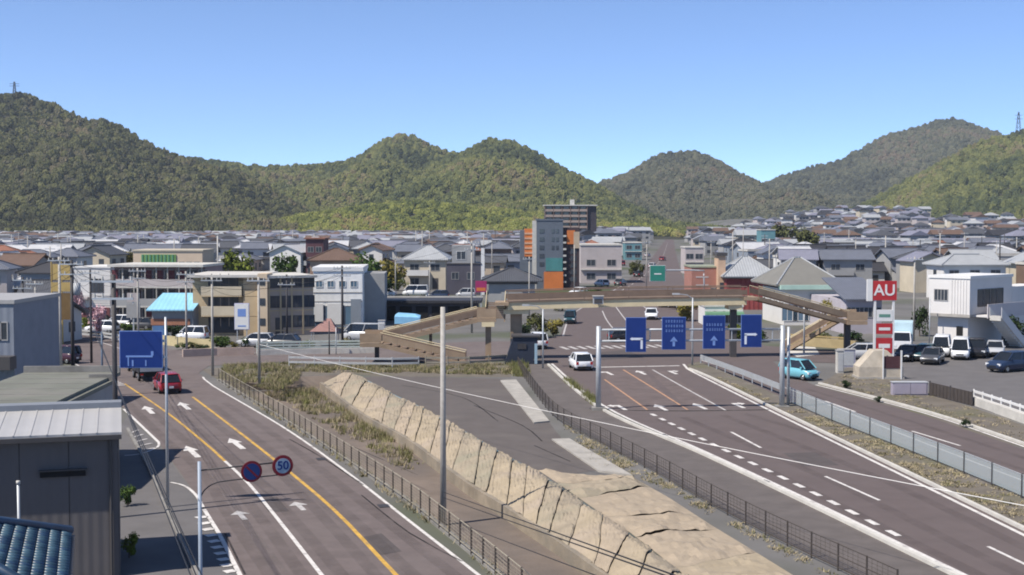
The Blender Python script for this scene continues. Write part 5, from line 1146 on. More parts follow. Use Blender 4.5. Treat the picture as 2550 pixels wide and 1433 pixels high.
for (px, py, kd) in ((612,1184,'stop'), (683,1175,'fifty')):
    c = loc_(px, py); r_ = 27*Ys/F
    b = MB(); disc(b, c, r_, -.05, -.025); dp = b.build('disc', M_signnavy, rs); b = MB(); disc(b, c, r_*1.02, -.024, -.015); b.build('disc_back', M_poledark, dp)
    b = MB(); disc(b, c, r_*(.72 if kd == 'fifty' else .78), -.058, -.0505); b.build('disc_face', mat('disc_blue', (.018,.04,.16), .4, .05, 2) if kd == 'stop' else mat('disc_white_shaded', (.27,.34,.43), .45, .05, 2), dp)  # white speed disc face greyed to carry the shade in its colour
    if kd == 'stop':
        b = MB(); u = Vector((.707,0,-.707)); v = Vector((.707,0,.707)); q = [c+u*r_*.75*s1+v*r_*.09*s2 for s1, s2 in ((-1,-1),(1,-1),(1,1),(-1,1))]
        b.loft([[x+Vector((0,-.0585,0)) for x in q], [x+Vector((0,-.066,0)) for x in q]]); b.build('slash', M_signnavy, dp)
    else:
        cu = bpy.data.curves.new('number', 'FONT'); cu.body = '50'; cu.size = r_*1.15; cu.extrude = .003; cu.align_x = 'CENTER'; cu.align_y = 'CENTER'; cu.offset = .006
        tmp = bpy.data.objects.new('tmp', cu); C.objects.link(tmp); me = bpy.data.meshes.new_from_object(tmp.evaluated_get(bpy.context.evaluated_depsgraph_get())); bpy.data.objects.remove(tmp)
        me.materials.clear(); me.materials.append(M_signblue); no = bpy.data.objects.new('number', me); C.objects.link(no); no.parent = dp; no.location = c+Vector((0,-.063,0)); no.rotation_euler = (math.pi/2, 0, 0)
# red pylon sign
p = W(2200, 905); s_ = F/p.y; py = thing('pylon_sign', 'white framed pylon with a big red lettered panel and smaller boards below', 'sign', (p.x, p.y, 0)); EXCL.append((p.x, p.y, 4))
def zz(y): return AT(2200, y, p.y).z
def xx(px): return AT(px, 800, p.y).x-p.x
part('panel', M_signred, py, (xx(2171), xx(2231), -.15, .15, zz(748), zz(700))); part('edge_frame', M_framew, py, (xx(2158), xx(2170.8), -.18, .18, zz(750), zz(696)))
cu = bpy.data.curves.new('letters', 'FONT'); cu.body = 'AU'; cu.size = 34/s_*1.15; cu.extrude = .01; cu.align_x = 'CENTER'; cu.align_y = 'CENTER'; cu.offset = .02
tmp = bpy.data.objects.new('tmp', cu); C.objects.link(tmp); me = bpy.data.meshes.new_from_object(tmp.evaluated_get(bpy.context.evaluated_depsgraph_get())); bpy.data.objects.remove(tmp)
me.materials.clear(); me.materials.append(M_framew); no = bpy.data.objects.new('lettering', me); C.objects.link(no); no.parent = py; no.location = (xx(2201), -.163, zz(724)); no.rotation_euler = (math.pi/2, 0, 0)
for x in (2178, 2224): part('post', M_framew, py, (xx(x)-.1, xx(x)+.1, -.1, .1, 0, zz(748.2)))
for (y0, y1, mm, lb) in ((772,800,M_framew,'white'),(806,832,M_signred,'red'),(842,880,M_signred,'red')): bd = part('board', mm, py, (xx(2182), xx(2222), -.12, .12, zz(y1), zz(y0))); part('board_print', mat('print_green', (.12,.25,.2), .5, .1, 1) if lb == 'white' else M_framew, bd, (xx(2188), xx(2216), -.135, -.121, zz(y1-(y1-y0)*.35), zz(y1-(y1-y0)*.62)))
# far road sign boards
for (px, yb, y0, y1, hwp, mm, lb) in ((1198,775,700,728,14,mat('sign_magenta', (.32,.03,.12), .5, .1, 1),'magenta and orange board beside the dark hipped roof store'),):
    p = W(px, yb); s_ = F/p.y; t = thing('board_sign', lb, 'sign', (p.x, p.y, 0)); part('panel', mm, t, (-hwp/s_, hwp/s_, -.08, .08, AT(px,y1,p.y).z, AT(px,y0,p.y).z)); part('post', M_galv, t, (-.08, .08, -.06, .06, 0, AT(px,y1,p.y).z))
    part('stripe', M_signred if 'red' in lb else M_framew if 'green' in lb else mat('panel_orange', (1,0,0)), t, (-hwp/s_*.8, hwp/s_*.8, -.1, -.081, AT(px,y1-3,p.y).z, AT(px,y1-(y1-y0)*.4,p.y).z))

# ================================================================== FENCES, RAILS
def fence(name, label, pts, h, spacing, pm, rm, rails=3, pr=.035, z=0.0, mesh=True, wires=6):
    path = resample(PL(pts, z), .5); ps = along(path, spacing); t = thing(name, label, 'fence', ps[0][0])
    o = t.location.copy()
    for a, (p, d) in enumerate(ps):
        b = MB(); b.tube(p-o-Vector((0,0,.05)), p-o+Vector((0,0,h)), pr, 6); b.build('post', pm, t)
        if a < len(ps)-1:
            q = ps[a+1][0]
            for k in range(rails): zz_ = Vector((0,0,h*(.12+.85*k/max(1, rails-1)))); b = MB(); b.tube(p-o+zz_, q-o+zz_, pr*.6, 5); b.build('rail', rm, t)
            if mesh:
                b = MB(); n = wires
                for k in range(n): zz_ = Vector((0,0,h*(.15+.8*k/n))); b.tube(p-o+zz_, q-o+zz_, .008, 3)
                for k in range(1, int((q-p).length/.35)): c = p+(q-p)*(k*.35/(q-p).length)-o; b.tube(c+Vector((0,0,h*.1)), c+Vector((0,0,h*.95)), .008, 3)
                b.build('wire_panel', rm, t)
    return t
M_fbrown = mat('fence_brown', (.06,.05,.045), .7, .15, 2); M_ftan = mat('fence_weathered', (.26,.235,.19), .8, .2, 2)
fence('roadside_fence', 'weathered low fence with wire panels along the yellow lined road and sunken path', FL[::-1], 1.0, 1.6, M_fbrown, M_ftan, 2, .04, .12)
fence('brown_fence', 'dark brown wire fence between the sidewalk and the tan bank', [(1290,918),(1335,985),(1390,1048),(1505,1112),(1645,1188),(1765,1258),(1885,1323),(2015,1388),(2125,1440),(2260,1505)], 1.05, 2.0, M_fbrown, M_fbrown, 3, .035)
# clear panels on the median
def clear_mat(name, col, alpha):
    m = bpy.data.materials.new(name); m.use_nodes = True; N = m.node_tree.nodes; L = m.node_tree.links; bs = N['Principled BSDF']; bs.inputs['Base Color'].default_value = (*col, 1); bs.inputs['Roughness'].default_value = .25
    tr_ = N.new('ShaderNodeBsdfTransparent'); mx = N.new('ShaderNodeMixShader'); mx.inputs[0].default_value = alpha; L.new(tr_.outputs[0], mx.inputs[1]); L.new(bs.outputs[0], mx.inputs[2]); L.new(mx.outputs[0], N['Material Output'].inputs[0]); return m
M_clear = clear_mat('frosted_panel', (.44,.50,.52), .42)
mp_ = along(resample(PL([(1965,1003),(2060,1045),(2200,1100),(2400,1180),(2550,1243),(2800,1350)], .14), .5), 3.1); t = thing('panel_fence', 'pale blue translucent panel fence along the median strip', 'fence', mp_[0][0]); o = t.location.copy()
for a, (p, d) in enumerate(mp_):
    b = MB(); b.tube(p-o, p-o+Vector((0,0,1.15)), .05, 6); b.build('post', M_poledark, t)
    if a < len(mp_)-1:
        q = mp_[a+1][0]; b = MB(); prism_between(b, p-o+d*.06, q-o-d*.06, .012, .12, 1.08); b.build('panel', M_clear, t)
        b = MB(); b.tube(p-o+Vector((0,0,1.1)), q-o+Vector((0,0,1.1)), .025, 5); b.build('rail', M_galv, t)
mp_ = along(resample(PL([(1745,905),(1850,945),(1960,990)], .14), .5), 2.6); t = thing('barrier', 'grey steel barrier between the median tip and the gantry post', 'barrier', mp_[0][0]); o = t.location.copy()
for a, (p, d) in enumerate(mp_):
    b = MB(); b.tube(p-o, p-o+Vector((0,0,.8)), .05, 6); b.build('post', M_galv, t)
    if a < len(mp_)-1: b = MB(); prism_between(b, p-o, mp_[a+1][0]-o, .03, .35, .8); b.build('rail', M_galv, t)
# side street rails and walls
def railing(label, pts, h, sp, n, m, thick=.06, cat='railing'):
    ps = along(resample(PL(pts), .5), sp); t = thing('guard_rail', label, cat, ps[0][0]); o = t.location.copy()
    for a, (p, d) in enumerate(ps):
        b = MB(); b.tube(p-o, p-o+Vector((0,0,h)), .06, 6); b.build('post', m, t)
        if a < len(ps)-1:
            for k in range(n): b = MB(); zz_ = h*(1-.45*k/max(1,n-1))-.12; prism_between(b, p-o, ps[a+1][0]-o, thick, zz_-.12, zz_+.05); b.build('rail', m, t)
M_railw = mat('rail_pale_green', (.48,.53,.48), .6, .12, 1.5)
railing('pale green guard rail along the far side of the side street', [(640,882),(800,878),(950,876)], 1.25, 2.6, 3, M_railw)
railing('white guard rail along the near edge of the side street', [(720,912),(950,916),(1060,914)], .95, 2.4, 2, M_signback)
railing('white pipe railing by the foot of the footbridge stair', [(1060,912),(1160,912),(1260,906),(1330,902)], .9, 2.0, 2, M_ftan, .03)
railing('brown pipe railing across the mouth of the lot right of the crossing', [(1960,855),(2060,862),(2160,868)], 1.1, 2.4, 3, mat('rail_ochre', (.33,.25,.12), .7, .15, 1))
railing('white guard rail at the car park edge near the dark trough', [(2425,1000),(2500,1025),(2600,1060)], .9, 1.6, 2, M_framew, .04)
def lowwall(name, label, pts, hw, h, m): b = MB(); b.ribbon(resample(PL(pts), 2), hw, -.1, h); return tag(b.build(name, m), label, 'wall')
lowwall('low_wall', 'pinkish low wall at the corner of the side street', [(455,890),(540,886),(632,884)], .15, .75, mat('wall_pink_tan', (.42,.32,.27), .8, .15, .8)); lowwall('low_wall', 'pale concrete wall below the side street guard rail', [(640,886),(800,882),(940,880)], .12, .55, M_concl)
lowwall('low_wall', 'ochre low wall of the lot right of the crossing', [(1968,860),(2060,866),(2165,874)], .12, .9, mat('wall_ochre', (.34,.27,.15), .8, .15, .8))
lowwall('low_wall', 'concrete wall along the car park slope', [(2430,1010),(2520,1042),(2650,1090)], .2, .6, M_concl); lowwall('kerb_wall', 'long concrete gutter wall beside the charcoal shed', [(318,1070),(372,1170),(420,1280),(470,1390),(510,1480)], .08, .12, M_concd); 
# kiosk, cabinets, hut
p = W(1297, 905); t = thing('kiosk', 'dark navy boxy kiosk with sloping sides at the crossing corner', 'kiosk', p); M_navy = mat('kiosk_navy', (.022,.028,.045), .5, .15, 1)
b = MB(); b.loft([[(-1.5,-1,0),(1.1,-1,0),(1.1,1.4,0),(-1.5,1.4,0)], [(-.7,-.8,2.5),(1.6,-.8,2.5),(1.6,1.3,2.5),(-.7,1.3,2.5)]]); b.build('body', M_navy, t); part('roof', M_framed, t, (-.9, 1.8, -1, 1.5, 2.5, 2.65)); part('sign_panel', mat('panel_light_blue', (.3,.42,.5), .5, .1, 1), t, (1.25, 1.5, -1.12, -.9, .05, 1.9)); part('vent', M_poledark, t, (-.3, .5, -.97, -.9, 1.4, 1.9))
p = W(2190, 942); t = thing('block_hut', 'small pale stone hut with tapered sides and open dark front at the car park corner', 'hut', p); M_st = mat('stone_pale', (.42,.37,.30), .85, .2, 1.2)
hh_ = AT(2190, 872, p.y).z
b = MB(); b.loft([[(-1.9,-.8,0),(1.75,-.8,0),(1.75,1.2,0),(-1.9,1.2,0)], [(-1.9,-.8,1.0),(1.75,-.8,1.0),(1.75,1.2,1.0),(-1.9,1.2,1.0)], [(-.6,-.5,hh_),(.5,-.5,hh_),(.5,1.1,hh_),(-.6,1.1,hh_)]]); b.build('body', M_st, t); part('opening', mat('opening_maroon', (.07,.03,.035), .8, .1, 1), t, (.15, 1.5, -.83, -.75, .9, 1.9)); part('post', M_framew, t, (1.5, 1.62, -.95, -.83, 0, 2.4)); part('post', M_framew, t, (0, .1, -.95, -.83, 0, 2.6)); part('base_course', M_conc, t, (-2.0, 1.85, -.9, 1.3, -.05, .18))
p = W(2330, 972); t = thing('panel_box', 'long lilac grey low box beside the car park slope', 'box', W(2265, 984)); M_lil = mat('panel_lilac', (.33,.30,.36), .7, .1, 1)
part('body', M_lil, t, (-1.3, 1.3, -.2, .5, 0, .95)); part('lid', M_signback, t, (-1.35, 1.35, -.25, .55, .95, 1.0)); part('door', M_lil, t, (-1.2, -.02, -.24, -.201, .1, .9)); part('door', M_lil, t, (.02, 1.2, -.24, -.201, .1, .9))
q = [W(2316, 985), W(2422, 1012)]; t = thing('trough_wall', 'dark slatted fence panel beside the lilac grey box', 'fence', q[0]); dv = q[1]-q[0]
for k in range(12): b = MB(); pz = Vector((0,0,0)); prism_between(b, dv*(k/12)+dv.normalized()*.03, dv*((k+1)/12)-dv.normalized()*.03, .03, .05, 1.0); b.build('slat', M_fbrown, t)
for k in (0, .5, 1): b = MB(); b.tube(dv*k+Vector((0,.06,-.05)), dv*k+Vector((0,.06,1.1)), .05, 6); b.build('post', M_poledark, t)
for (px, yb, wpx, yt, mm, lb) in ((2093,930,16,875,M_concl,'white and grey service cabinet at the entrance of the lot'), (2110,915,40,872,mat('cab_lilac', (.36,.35,.42), .6, .1, 1),'lilac grey bin store beside the white service cabinet'), (950,862,16,800,M_framew,'white box cabinet below the footbridge stair')):
    p = W(px, yb); s_ = F/p.y; t = thing('cabinet', lb, 'cabinet', p); hh_ = AT(px, yt, p.y).z; part('body', mm, t, (-wpx/s_/2, wpx/s_/2, 0, .7, 0, hh_)); part('top', M_frame, t, (-wpx/s_/2-.05, wpx/s_/2+.05, -.05, .75, hh_, hh_+.08)); part('door', M_signback, t, (-wpx/s_/2*.8, wpx/s_/2*.8, -.03, -.001, .15, hh_*.9))
# red brown pile of gear by the side street
p = W(812, 862); t = thing('market_tent', 'small red and white roadside tent by the side street', 'tent', p); b = MB(); b.loft([[(-1.6,-1,1.6),(1.3,-1,1.6),(1.3,1,1.6),(-1.6,1,1.6)], [(.1,-.1,2.9),(.5,-.1,2.9),(.5,.1,2.9),(.1,.1,2.9)]]); b.build('canopy', mat('tent_red', (.30,.17,.15), .8, .1, 1), t)
for sx_, sy_ in ((-1.4,-.9),(1.2,-.9),(1.2,.9),(-1.4,.9)): b = MB(); b.tube((sx_,sy_,0), (sx_,sy_,1.65), .04, 5); b.build('leg', M_galv, t)
# ================================================================== CABLES
def cable(label, a, c, sag, r=.014, m=None, group=None, n=40):
    b = MB(); pts = [lerp(a, c, k/n)-Vector((0,0,sag*4*(k/n)*(1-k/n))) for k in range(n+1)]
    o = b; o.path(pts, r, 5); return tag(o.build('overhead_cable', m or M_blackrub), label, 'cable', group)
def top(k, dz=-.3, dx=0): t_, p_, h_ = P[k]; return p_+Vector((dx, 0, h_+dz))
far_r = Vector((29, 33, 7.0))
t, p, h = (thing('utility_pole', 'concrete pole beside the main road that holds the pale cable', 'pole', (29, 33, 0)), Vector((29,33,0)), 9)
b = MB(); b.tube((0,0,0), (0,0,9), .16, 10, 0, .12); b.build('shaft', M_poleconc, t, True)
sa = AT(646, 858, P['c2'][1].y)
def zcab(px, py, Y): return AT(px, py, Y)
ca_ = zcab(2700, 1288, 42); 
t.location = (ca_.x+.3, ca_.y-.2, 0)
cable('long pale sunlit cable sweeping over the bank and the main road', Vector((sa.x, sa.y, sa.z)), ca_, .35, .015, M_cablewhite)
c1 = AT(1105, 1170, P['mid'][1].y-.1)

for (y0, px1, py1, lb) in ((1226,1700,1440,'upper thick black cable running from the tall plain pole over the bank'), (1240,1692,1446,'lower thick black cable running from the tall plain pole over the bank')):
    e = AT(px1, py1, 19); dirn = e-AT(1105, y0, P['mid'][1].y); cable(lb, AT(1105, y0, P['mid'][1].y), e+dirn*.18, .0, .014)
e = AT(1480, 1432, 24); st0 = AT(1105, 1290, P['mid'][1].y-.2); cable('single black cable over the sunken path', st0, e+(e-st0)*.2, .0, .011)
for k, (a, c, lb) in enumerate((('l1','edge','black wire between the transformer pole and the dark slim pole'),('l0','l1','black wire between the two utility poles by the sign tower'),('c1','w','black wire between the corner pole and the pole before the white box building'),('l1','c1','black wire from the transformer pole to the street corner pole'),('c1','c2','black wire between corner pole and the pole in the weeds'),('w','f1','black wire towards the pole behind the footbridge stair'),('f1','f2','black wire behind the footbridge stair'))):
    cable(lb, top(a, -.2), top(c, -.2), .5, .014); cable(lb+', lower strand', top(a, -.95), top(c, -.95), .6, .014)
for k, (px, yb, yt, lb) in enumerate(((228,905,672,'slim utility pole between the shop house and the blue direction sign'),(345,868,668,'slim utility pole before the sky blue roof'),(60,905,690,'slim utility pole before the blue grey ribbed building'),(465,878,676,'slim utility pole at the end of the sky blue roof'),(715,866,684,'slim utility pole before the beige block wing'))): P['x%d' % k] = pole(px, yb, yt, .12, M_poleconc if k % 2 else M_poledark, lb, arms=2)
PN = dict(x2='by the ribbed building', l1='with transformer', x0='by the shop house', x1='at the sky blue roof', x3='past the sky blue roof', c1='on the street corner', x4='at the beige wing', w='at the white box')
for a, c in (('x2','l1'),('l1','x0'),('x0','x1'),('x1','x3'),('x3','c1'),('x3','x4'),('x4','w')):
    for q in range(3): cable('%s black wire between poles %s and %s' % (('top','middle','lowest')[q], PN[a], PN[c]), top(a, -.25-.4*q), top(c, -.25-.4*q), .45+.1*q, .013, None, 'service wires near the junction')
ed = top('edge', -.2)
for k in range(3):
    s0 = top('l1', -.3-.5*k); e1 = AT(478+14*k, 1433, 21.0); cable('%s black wire running from the transformer pole past the charcoal shed' % ['upper','middle','lower'][k], s0, e1+(e1-s0)*.12, .15, .011)

# ================================================================== VEHICLES
def paint(name, col): return mat('paint_'+name, col, .25, 0, spec=.5)
PT = dict(white=paint('white', (.72,.73,.75)), red=paint('red', (.30,.02,.035)), blue=paint('light_blue', (.16,.42,.50)), black=paint('black', (.02,.02,.024)), navy=paint('navy', (.02,.035,.075)), silver=paint('silver', (.42,.43,.45)), plum=paint('plum', (.06,.025,.04)), teal=paint('dark_teal', (.02,.06,.075)), grey=paint('dark_grey', (.07,.072,.08)))
KIND = dict(hatch=(3.95, 1.69, 1.50, [(-1.93,.30),(-1.45,1.0),(.30,1.0),(1.15,.42)], .92, .86), sedan=(4.5, 1.72, 1.44, [(-1.75,.25),(-.95,1.0),(.35,1.0),(1.20,.35)], .90, .84), kei=(3.4, 1.48, 1.66, [(-1.66,.35),(-1.50,1.0),(.55,1.0),(1.25,.30)], .98, .90), van=(4.6, 1.72, 1.96, [(-2.24,.25),(-2.1,1.0),(1.25,1.0),(2.0,.25)], 1.08, .98), suv=(4.5, 1.8, 1.72, [(-2.1,.3),(-1.7,1.0),(.45,1.0),(1.25,.35)], 1.05, .98))
def wheel(t, x, y, r=.30):
    s = 1 if x > 0 else -1; b = MB(); n = 16
    b.loft([[(x+dx, y+rr*math.cos(2*math.pi*k/n), r+rr*math.sin(2*math.pi*k/n)) for k in range(n)] for dx, rr in ((-.10,r*.9),(-.08,r),(.08,r),(.10,r*.9))]); o = b.build('wheel', M_tyre, t, True)
    b = MB(); b.loft([[(x+s*dx, y+rr*math.cos(2*math.pi*k/n), r+rr*math.sin(2*math.pi*k/n)) for k in range(n)] for dx, rr in ((.095,r*.62),(.112,r*.55))]); b.build('rim', M_rim, o)
def car(kind, col, p, heading, label, group=None, name='car'):
    """local +y is the front"""
    L, Wd, Hh, cab, belt, hood = KIND[kind]; t = thing(name, label, 'car' if kind != 'van' else 'van', (p.x, p.y, p.z if p.z > .1 else .03), heading, group); m = PT[col]; hw = Wd/2; F_, B_ = L/2, -L/2
    st = [(B_, .80, .38, belt*.86), (B_+.10, .94, .24, belt*.97), (B_+.55, 1.0, .20, belt), (0, 1.0, .19, belt), (F_-1.15, 1.0, .20, belt*.985), (F_-.75, .98, .20, hood), (F_-.18, .90, .22, hood*.86), (F_, .74, .36, hood*.68)]
    rings = []
    for y, k, z0, z1 in st:
        w_ = hw*k; rings.append([(-w_*.86,y,z0),(-w_*.98,y,z0+.12),(-w_,y,z0+(z1-z0)*.55),(-w_*.96,y,z1-.03),(-w_*.88,y,z1),(w_*.88,y,z1),(w_*.96,y,z1-.03),(w_,y,z0+(z1-z0)*.55),(w_*.98,y,z0+.12),(w_*.86,y,z0)])
    b = MB(); b.loft(rings); b.build('body', m, t, True)
    y0, y1, y2, y3 = cab[0][0], cab[1][0], cab[2][0], cab[3][0]; z0 = belt-.02; z1 = Hh-.06; wb, wt = hw*.90, hw*.74
    b = MB(); b.loft([[(-wb,y0,z0),(wb,y0,z0),(wb,y3,z0*.99),(-wb,y3,z0*.99)], [(-wt,y1,z1),(wt,y1,z1),(wt,y2,z1),(-wt,y2,z1)]]); b.build('windows', M_glassd, t)
    b = MB(); b.loft([[(-wt-.02,y1-.06,z1),(wt+.02,y1-.06,z1),(wt+.02,y2+.06,z1),(-wt-.02,y2+.06,z1)], [(-wt*.9,y1+.08,Hh),(wt*.9,y1+.08,Hh),(wt*.9,y2-.1,Hh),(-wt*.9,y2-.1,Hh)]]); b.build('roof', m, t, True)
    for s in (-1, 1):
        for (ya, yb) in ((y0,y1),(y3,y2),((y0+y3)/2-.1,(y1+y2)/2-.05)): b = MB(); b.tube((s*wb*1.0,ya,z0), (s*(wt+.01),yb,z1+.01), .05, 5); b.build('pillar', m, t)
        b = MB(); b.box(s*hw*.98-.09, s*hw*.98+.09, y3-.45, y3-.27, belt+.0, belt+.13); b.build('mirror', m, t)
        b = MB(); b.box(s*hw*.70-.16, s*hw*.70+.16, F_-.20, F_-.03, hood*.62, hood*.80); b.build('headlight', M_head, t)
        zt_ = belt*.62; b = MB(); b.box(s*hw*.74-.11, s*hw*.74+.11, B_-.012, B_+.14, zt_, zt_+.26); b.build('taillight', M_tail, t)
        for yy in (B_+L*.19, F_-L*.20): wheel(t, s*(hw-.11), yy, .30 if kind != 'kei' else .27)
    part('bumper', M_black, t, (-hw*.72, hw*.72, B_-.03, B_+.06, .26, .42)); part('bumper', M_black, t, (-hw*.62, hw*.62, F_-.06, F_+.02, .24, .40)); part('number_plate', M_framew, t, (-.17, .17, B_-.045, B_-.031, .46, .62)); part('grille', M_black, t, (-hw*.4, hw*.4, F_-.10, F_+.006, hood*.48, hood*.60))
    return t
def truck(col, boxm, p, heading, label, L=5.4, hb=2.7):
    t = thing('truck', label, 'truck', (p.x, p.y, .03), heading); F_, B_ = L/2, -L/2
    b = MB(); b.loft([[(-.88,F_-1.5,.4),(.88,F_-1.5,.4),(.88,F_,.4),(-.88,F_,.4)], [(-.9,F_-1.5,1.2),(.9,F_-1.5,1.2),(.9,F_,1.15),(-.9,F_,1.15)], [(-.8,F_-1.5,2.05),(.8,F_-1.5,2.05),(.8,F_-.4,2.05),(-.8,F_-.4,2.05)]]); b.build('cab', PT[col], t)
    b = MB(); b.loft([[(-.78,F_-.01,1.22),(.78,F_-.01,1.22),(.72,F_-.38,1.98),(-.72,F_-.38,1.98)], [(-.78,F_+.02,1.24),(.78,F_+.02,1.24),(.72,F_-.34,2.0),(-.72,F_-.34,2.0)]]); b.build('windscreen', M_glassd, t)
    part('cargo_box', boxm, t, (-.98, .98, B_, F_-1.6, .75, hb)); part('chassis', M_black, t, (-.5, .5, B_+.05, F_-.2, .42, .74)); part('rear_door', M_signback, t, (-.9, .9, B_-.03, B_-.001, .85, hb-.1))
    for s in (-1, 1):
        for yy in (B_+1.0, F_-.85): wheel(t, s*.82, yy, .36)
        part('taillight', M_tail, t, (s*.75-.12, s*.75+.12, B_-.05, B_-.031, .55, .7)); part('side_window', M_glassd, t, (s*.86-.03, s*.86+.03, F_-1.25, F_-.6, 1.3, 1.85)); part('headlight', M_head, t, (s*.65-.15, s*.65+.15, F_-.02, F_+.03, .62, .85))
    return t
car('hatch', 'white', W(1446, 920), 0.12, 'white hatchback stopping in the left turn lane before the crossing')
car('kei', 'blue', W(1990, 945), math.pi+.62, 'light blue hatchback coming round the corner by the gantry post')
car('hatch', 'red', W(416, 976), hl*1.0, 'dark red hatchback driving away on the yellow lined road')
truck('black', mat('box_black', (.02,.02,.022), .5, .1, 1), W(366, 945), hl*1.0, 'black box truck ahead of the dark red hatchback', 4.6, 2.2)
truck('white', M_framew, W(338, 920), hl*1.05, 'white box truck ahead of the black box truck', 5.0, 2.4)
car('kei', 'plum', W(157, 905), 1.15, 'plum coloured boxy car crossing the yellow lined road junction')
car('sedan', 'white', W(1622, 795), math.pi-.1, 'white saloon coming under the footbridge'); car('kei', 'teal', W(1420, 806), math.pi-.12, 'dark small car with pale front waiting left of the far lanes'); car('hatch', 'silver', W(1655, 765), math.pi-.2, 'silver car coming under the footbridge behind the white saloon')
for k, (px, yb, col, kd) in enumerate(((1545,712,'grey','sedan'),(1590,690,'black','hatch'),(1625,668,'white','hatch'),(1612,640,'silver','sedan'),(1650,650,'red','hatch'))): car(kd, col, W(px, yb), -.35, '%s %s on the far road towards the hills' % ({'grey':'dark grey','black':'black','white':'white','silver':'silver','red':'red'}[col], 'saloon' if kd == 'sedan' else 'hatchback'), 'cars on the far road')
for (px, yb, kd, col, hd, lb) in ((2345,886,'van','white',math.pi-.35,'white van parked nearest the navy saloon in the car park row'),(2392,893,'van','white',math.pi-.35,'white van with a wide windscreen next in the car park row'),(2432,889,'suv','black',math.pi-.35,'black tall car parked between white vans'),(2478,886,'sedan','silver',math.pi-.35,'silver saloon parked beyond the black tall car'),(2302,898,'hatch','teal',math.pi-.5,'dark teal hatchback parked beside the white vans'),(2262,898,'sedan','black',math.pi-.6,'black saloon parked behind the pale stone hut'),(2322,905,'sedan','grey',math.pi-.45,'dark grey saloon parked in front of the dark teal hatchback'),(2515,925,'suv','navy',2.1,'navy tall car parked alone at the car park aisle'),(2140,895,'hatch','silver',1.5,'silver hatchback at the lot entrance behind the pale stone hut')): car(kd, col, W(px, yb), hd, lb)
truck('white', mat('box_pale_blue', (.45,.60,.66), .5, .1, 1), W(2247, 874), math.pi-.3, 'white truck with a pale blue cargo box beside the pylon sign', 5.6, 2.9)
for k, (px, yb, col) in enumerate(((255,830,'white'),(235,815,'black'),(700,868,'grey'),(640,865,'silver'))): car('hatch', col, W(px, yb), 1.4, ['white hatchback on the forecourt under the pink tree','black hatchback on the forecourt behind the white one','dark grey hatchback parked before the beige block wing','silver hatchback parked at the beige block corner'][k])
# dark car roof in the shed's shade
car('sedan', 'navy', W(535, 1450), .5, 'navy saloon in the shade beside the yellow lined road gutter') if False else None
# shrubs at the shed's corner
for (px, yb, yt, wpx, kd, lb) in ((318,1262,1205,46,'green','green shrub at the corner of the charcoal shed'),(322,1390,1320,50,'spring','yellow green shrub in the shade of the charcoal shed'),(440,845,805,70,'dark','dark clipped shrub before the sky blue roof'),(560,868,835,70,'green','green hedge clump at the side street corner'),(660,862,838,60,'dark','dark hedge clump before the beige block'),(1050,885,850,60,'olive','olive hedge under the footbridge stair'),(1100,890,860,70,'dark','dark hedge under the footbridge stair'),(2110,968,945,30,'dark','low dark bush at the kerb before the lilac box'),(2185,1003,985,22,'dark','small dark bush at the main road edge'),(2405,1065,1042,26,'dark','small dark bush further along the main road edge')): ptree(px, yb, yt, wpx, kd, lb)
#@@END
# ================================================================== MORE TOWN THINGS NEAR THE FOOTBRIDGE
p = W(940, 812); 
t, bw_, bh = block(945, 1195, 800, 752, 0, 'long low black roofed shed with a pale eave line behind the footbridge stair', 'shed', 'shed')
part('wall', WC['dark'], t, (.3, bw_-.3, .6, 7, 0, bh-.2)); part('roof', RC['black'], t, (-.2, bw_+.2, 0, 7.4, bh-.2, bh+.15)); part('eave', M_concl, t, (-.25, bw_+.25, 7.4, 7.6, bh-.1, bh+.35))
for k in range(6): part('bay_opening', M_black, t, (bw_*(.04+.16*k), bw_*(.16+.16*k), .5, .599, .1, bh*.75))
p = W(1015, 812); t = thing('tarpaulin_stack', 'sky blue tarpaulin covered stack before the black roofed shed', 'stack', p); b = MB(); b.loft([[(-1.6,-.6,0),(1.6,-.6,0),(1.6,.9,0),(-1.6,.9,0)], [(-1.6,-.6,1.2),(1.6,-.6,1.1),(1.6,.9,1.3),(-1.6,.9,1.4)], [(-1.2,-.2,1.6),(1.0,-.2,1.45),(1.0,.6,1.5),(-1.2,.6,1.65)]]); b.build('cover', mat('tarp_blue', (.22,.46,.68), .6, .15, 1), t)
b = MB(); b.box(-1.65, 1.65, -.65, .95, -.02, .3); b.build('pallet', M_bark, t)
for (px, yb, kd, col, lb) in ((955,740,'sedan','white','white saloon on the green forecourt behind the black roofed shed'),(1090,745,'hatch','navy','navy hatchback on the green forecourt behind the black roofed shed'),(1160,742,'kei','silver','silver boxy car on the green forecourt beside the magenta board'),(1035,738,'van','white','white van on the green forecourt before the large cream house')): car(kd, col, W(px, yb), 1.5, lb)
for (px, yb, yt, wpx, kd, lb) in ((1335,842,772,60,'olive','olive shrub tree right of the footbridge pier'),(1378,838,790,54,'yellow','dry tan shrub tree left of the far lanes'),(1300,850,800,44,'dark','dark shrub tree beside the navy kiosk'),(1400,775,742,50,'olive','olive shrub behind the footbridge deck'),(1470,742,716,60,'green','green roadside shrub where the far road bends'),(1840,846,800,60,'spring','spring green shrub below the footbridge right pier'),(1885,852,815,50,'green','green shrub behind the right turn sign'),(2035,856,822,70,'olive','olive hedge behind the ochre low wall'),(2120,862,815,60,'dark','dark hedge by the footbridge landing pier'),(1760,790,750,46,'green','green planter shrub near the far lanes'),(990,724,690,50,'spring','spring green shrub on the green forecourt'),(2440,842,812,60,'olive','olive shrub before the outside stair')): ptree(px, yb, yt, wpx, kd, lb)
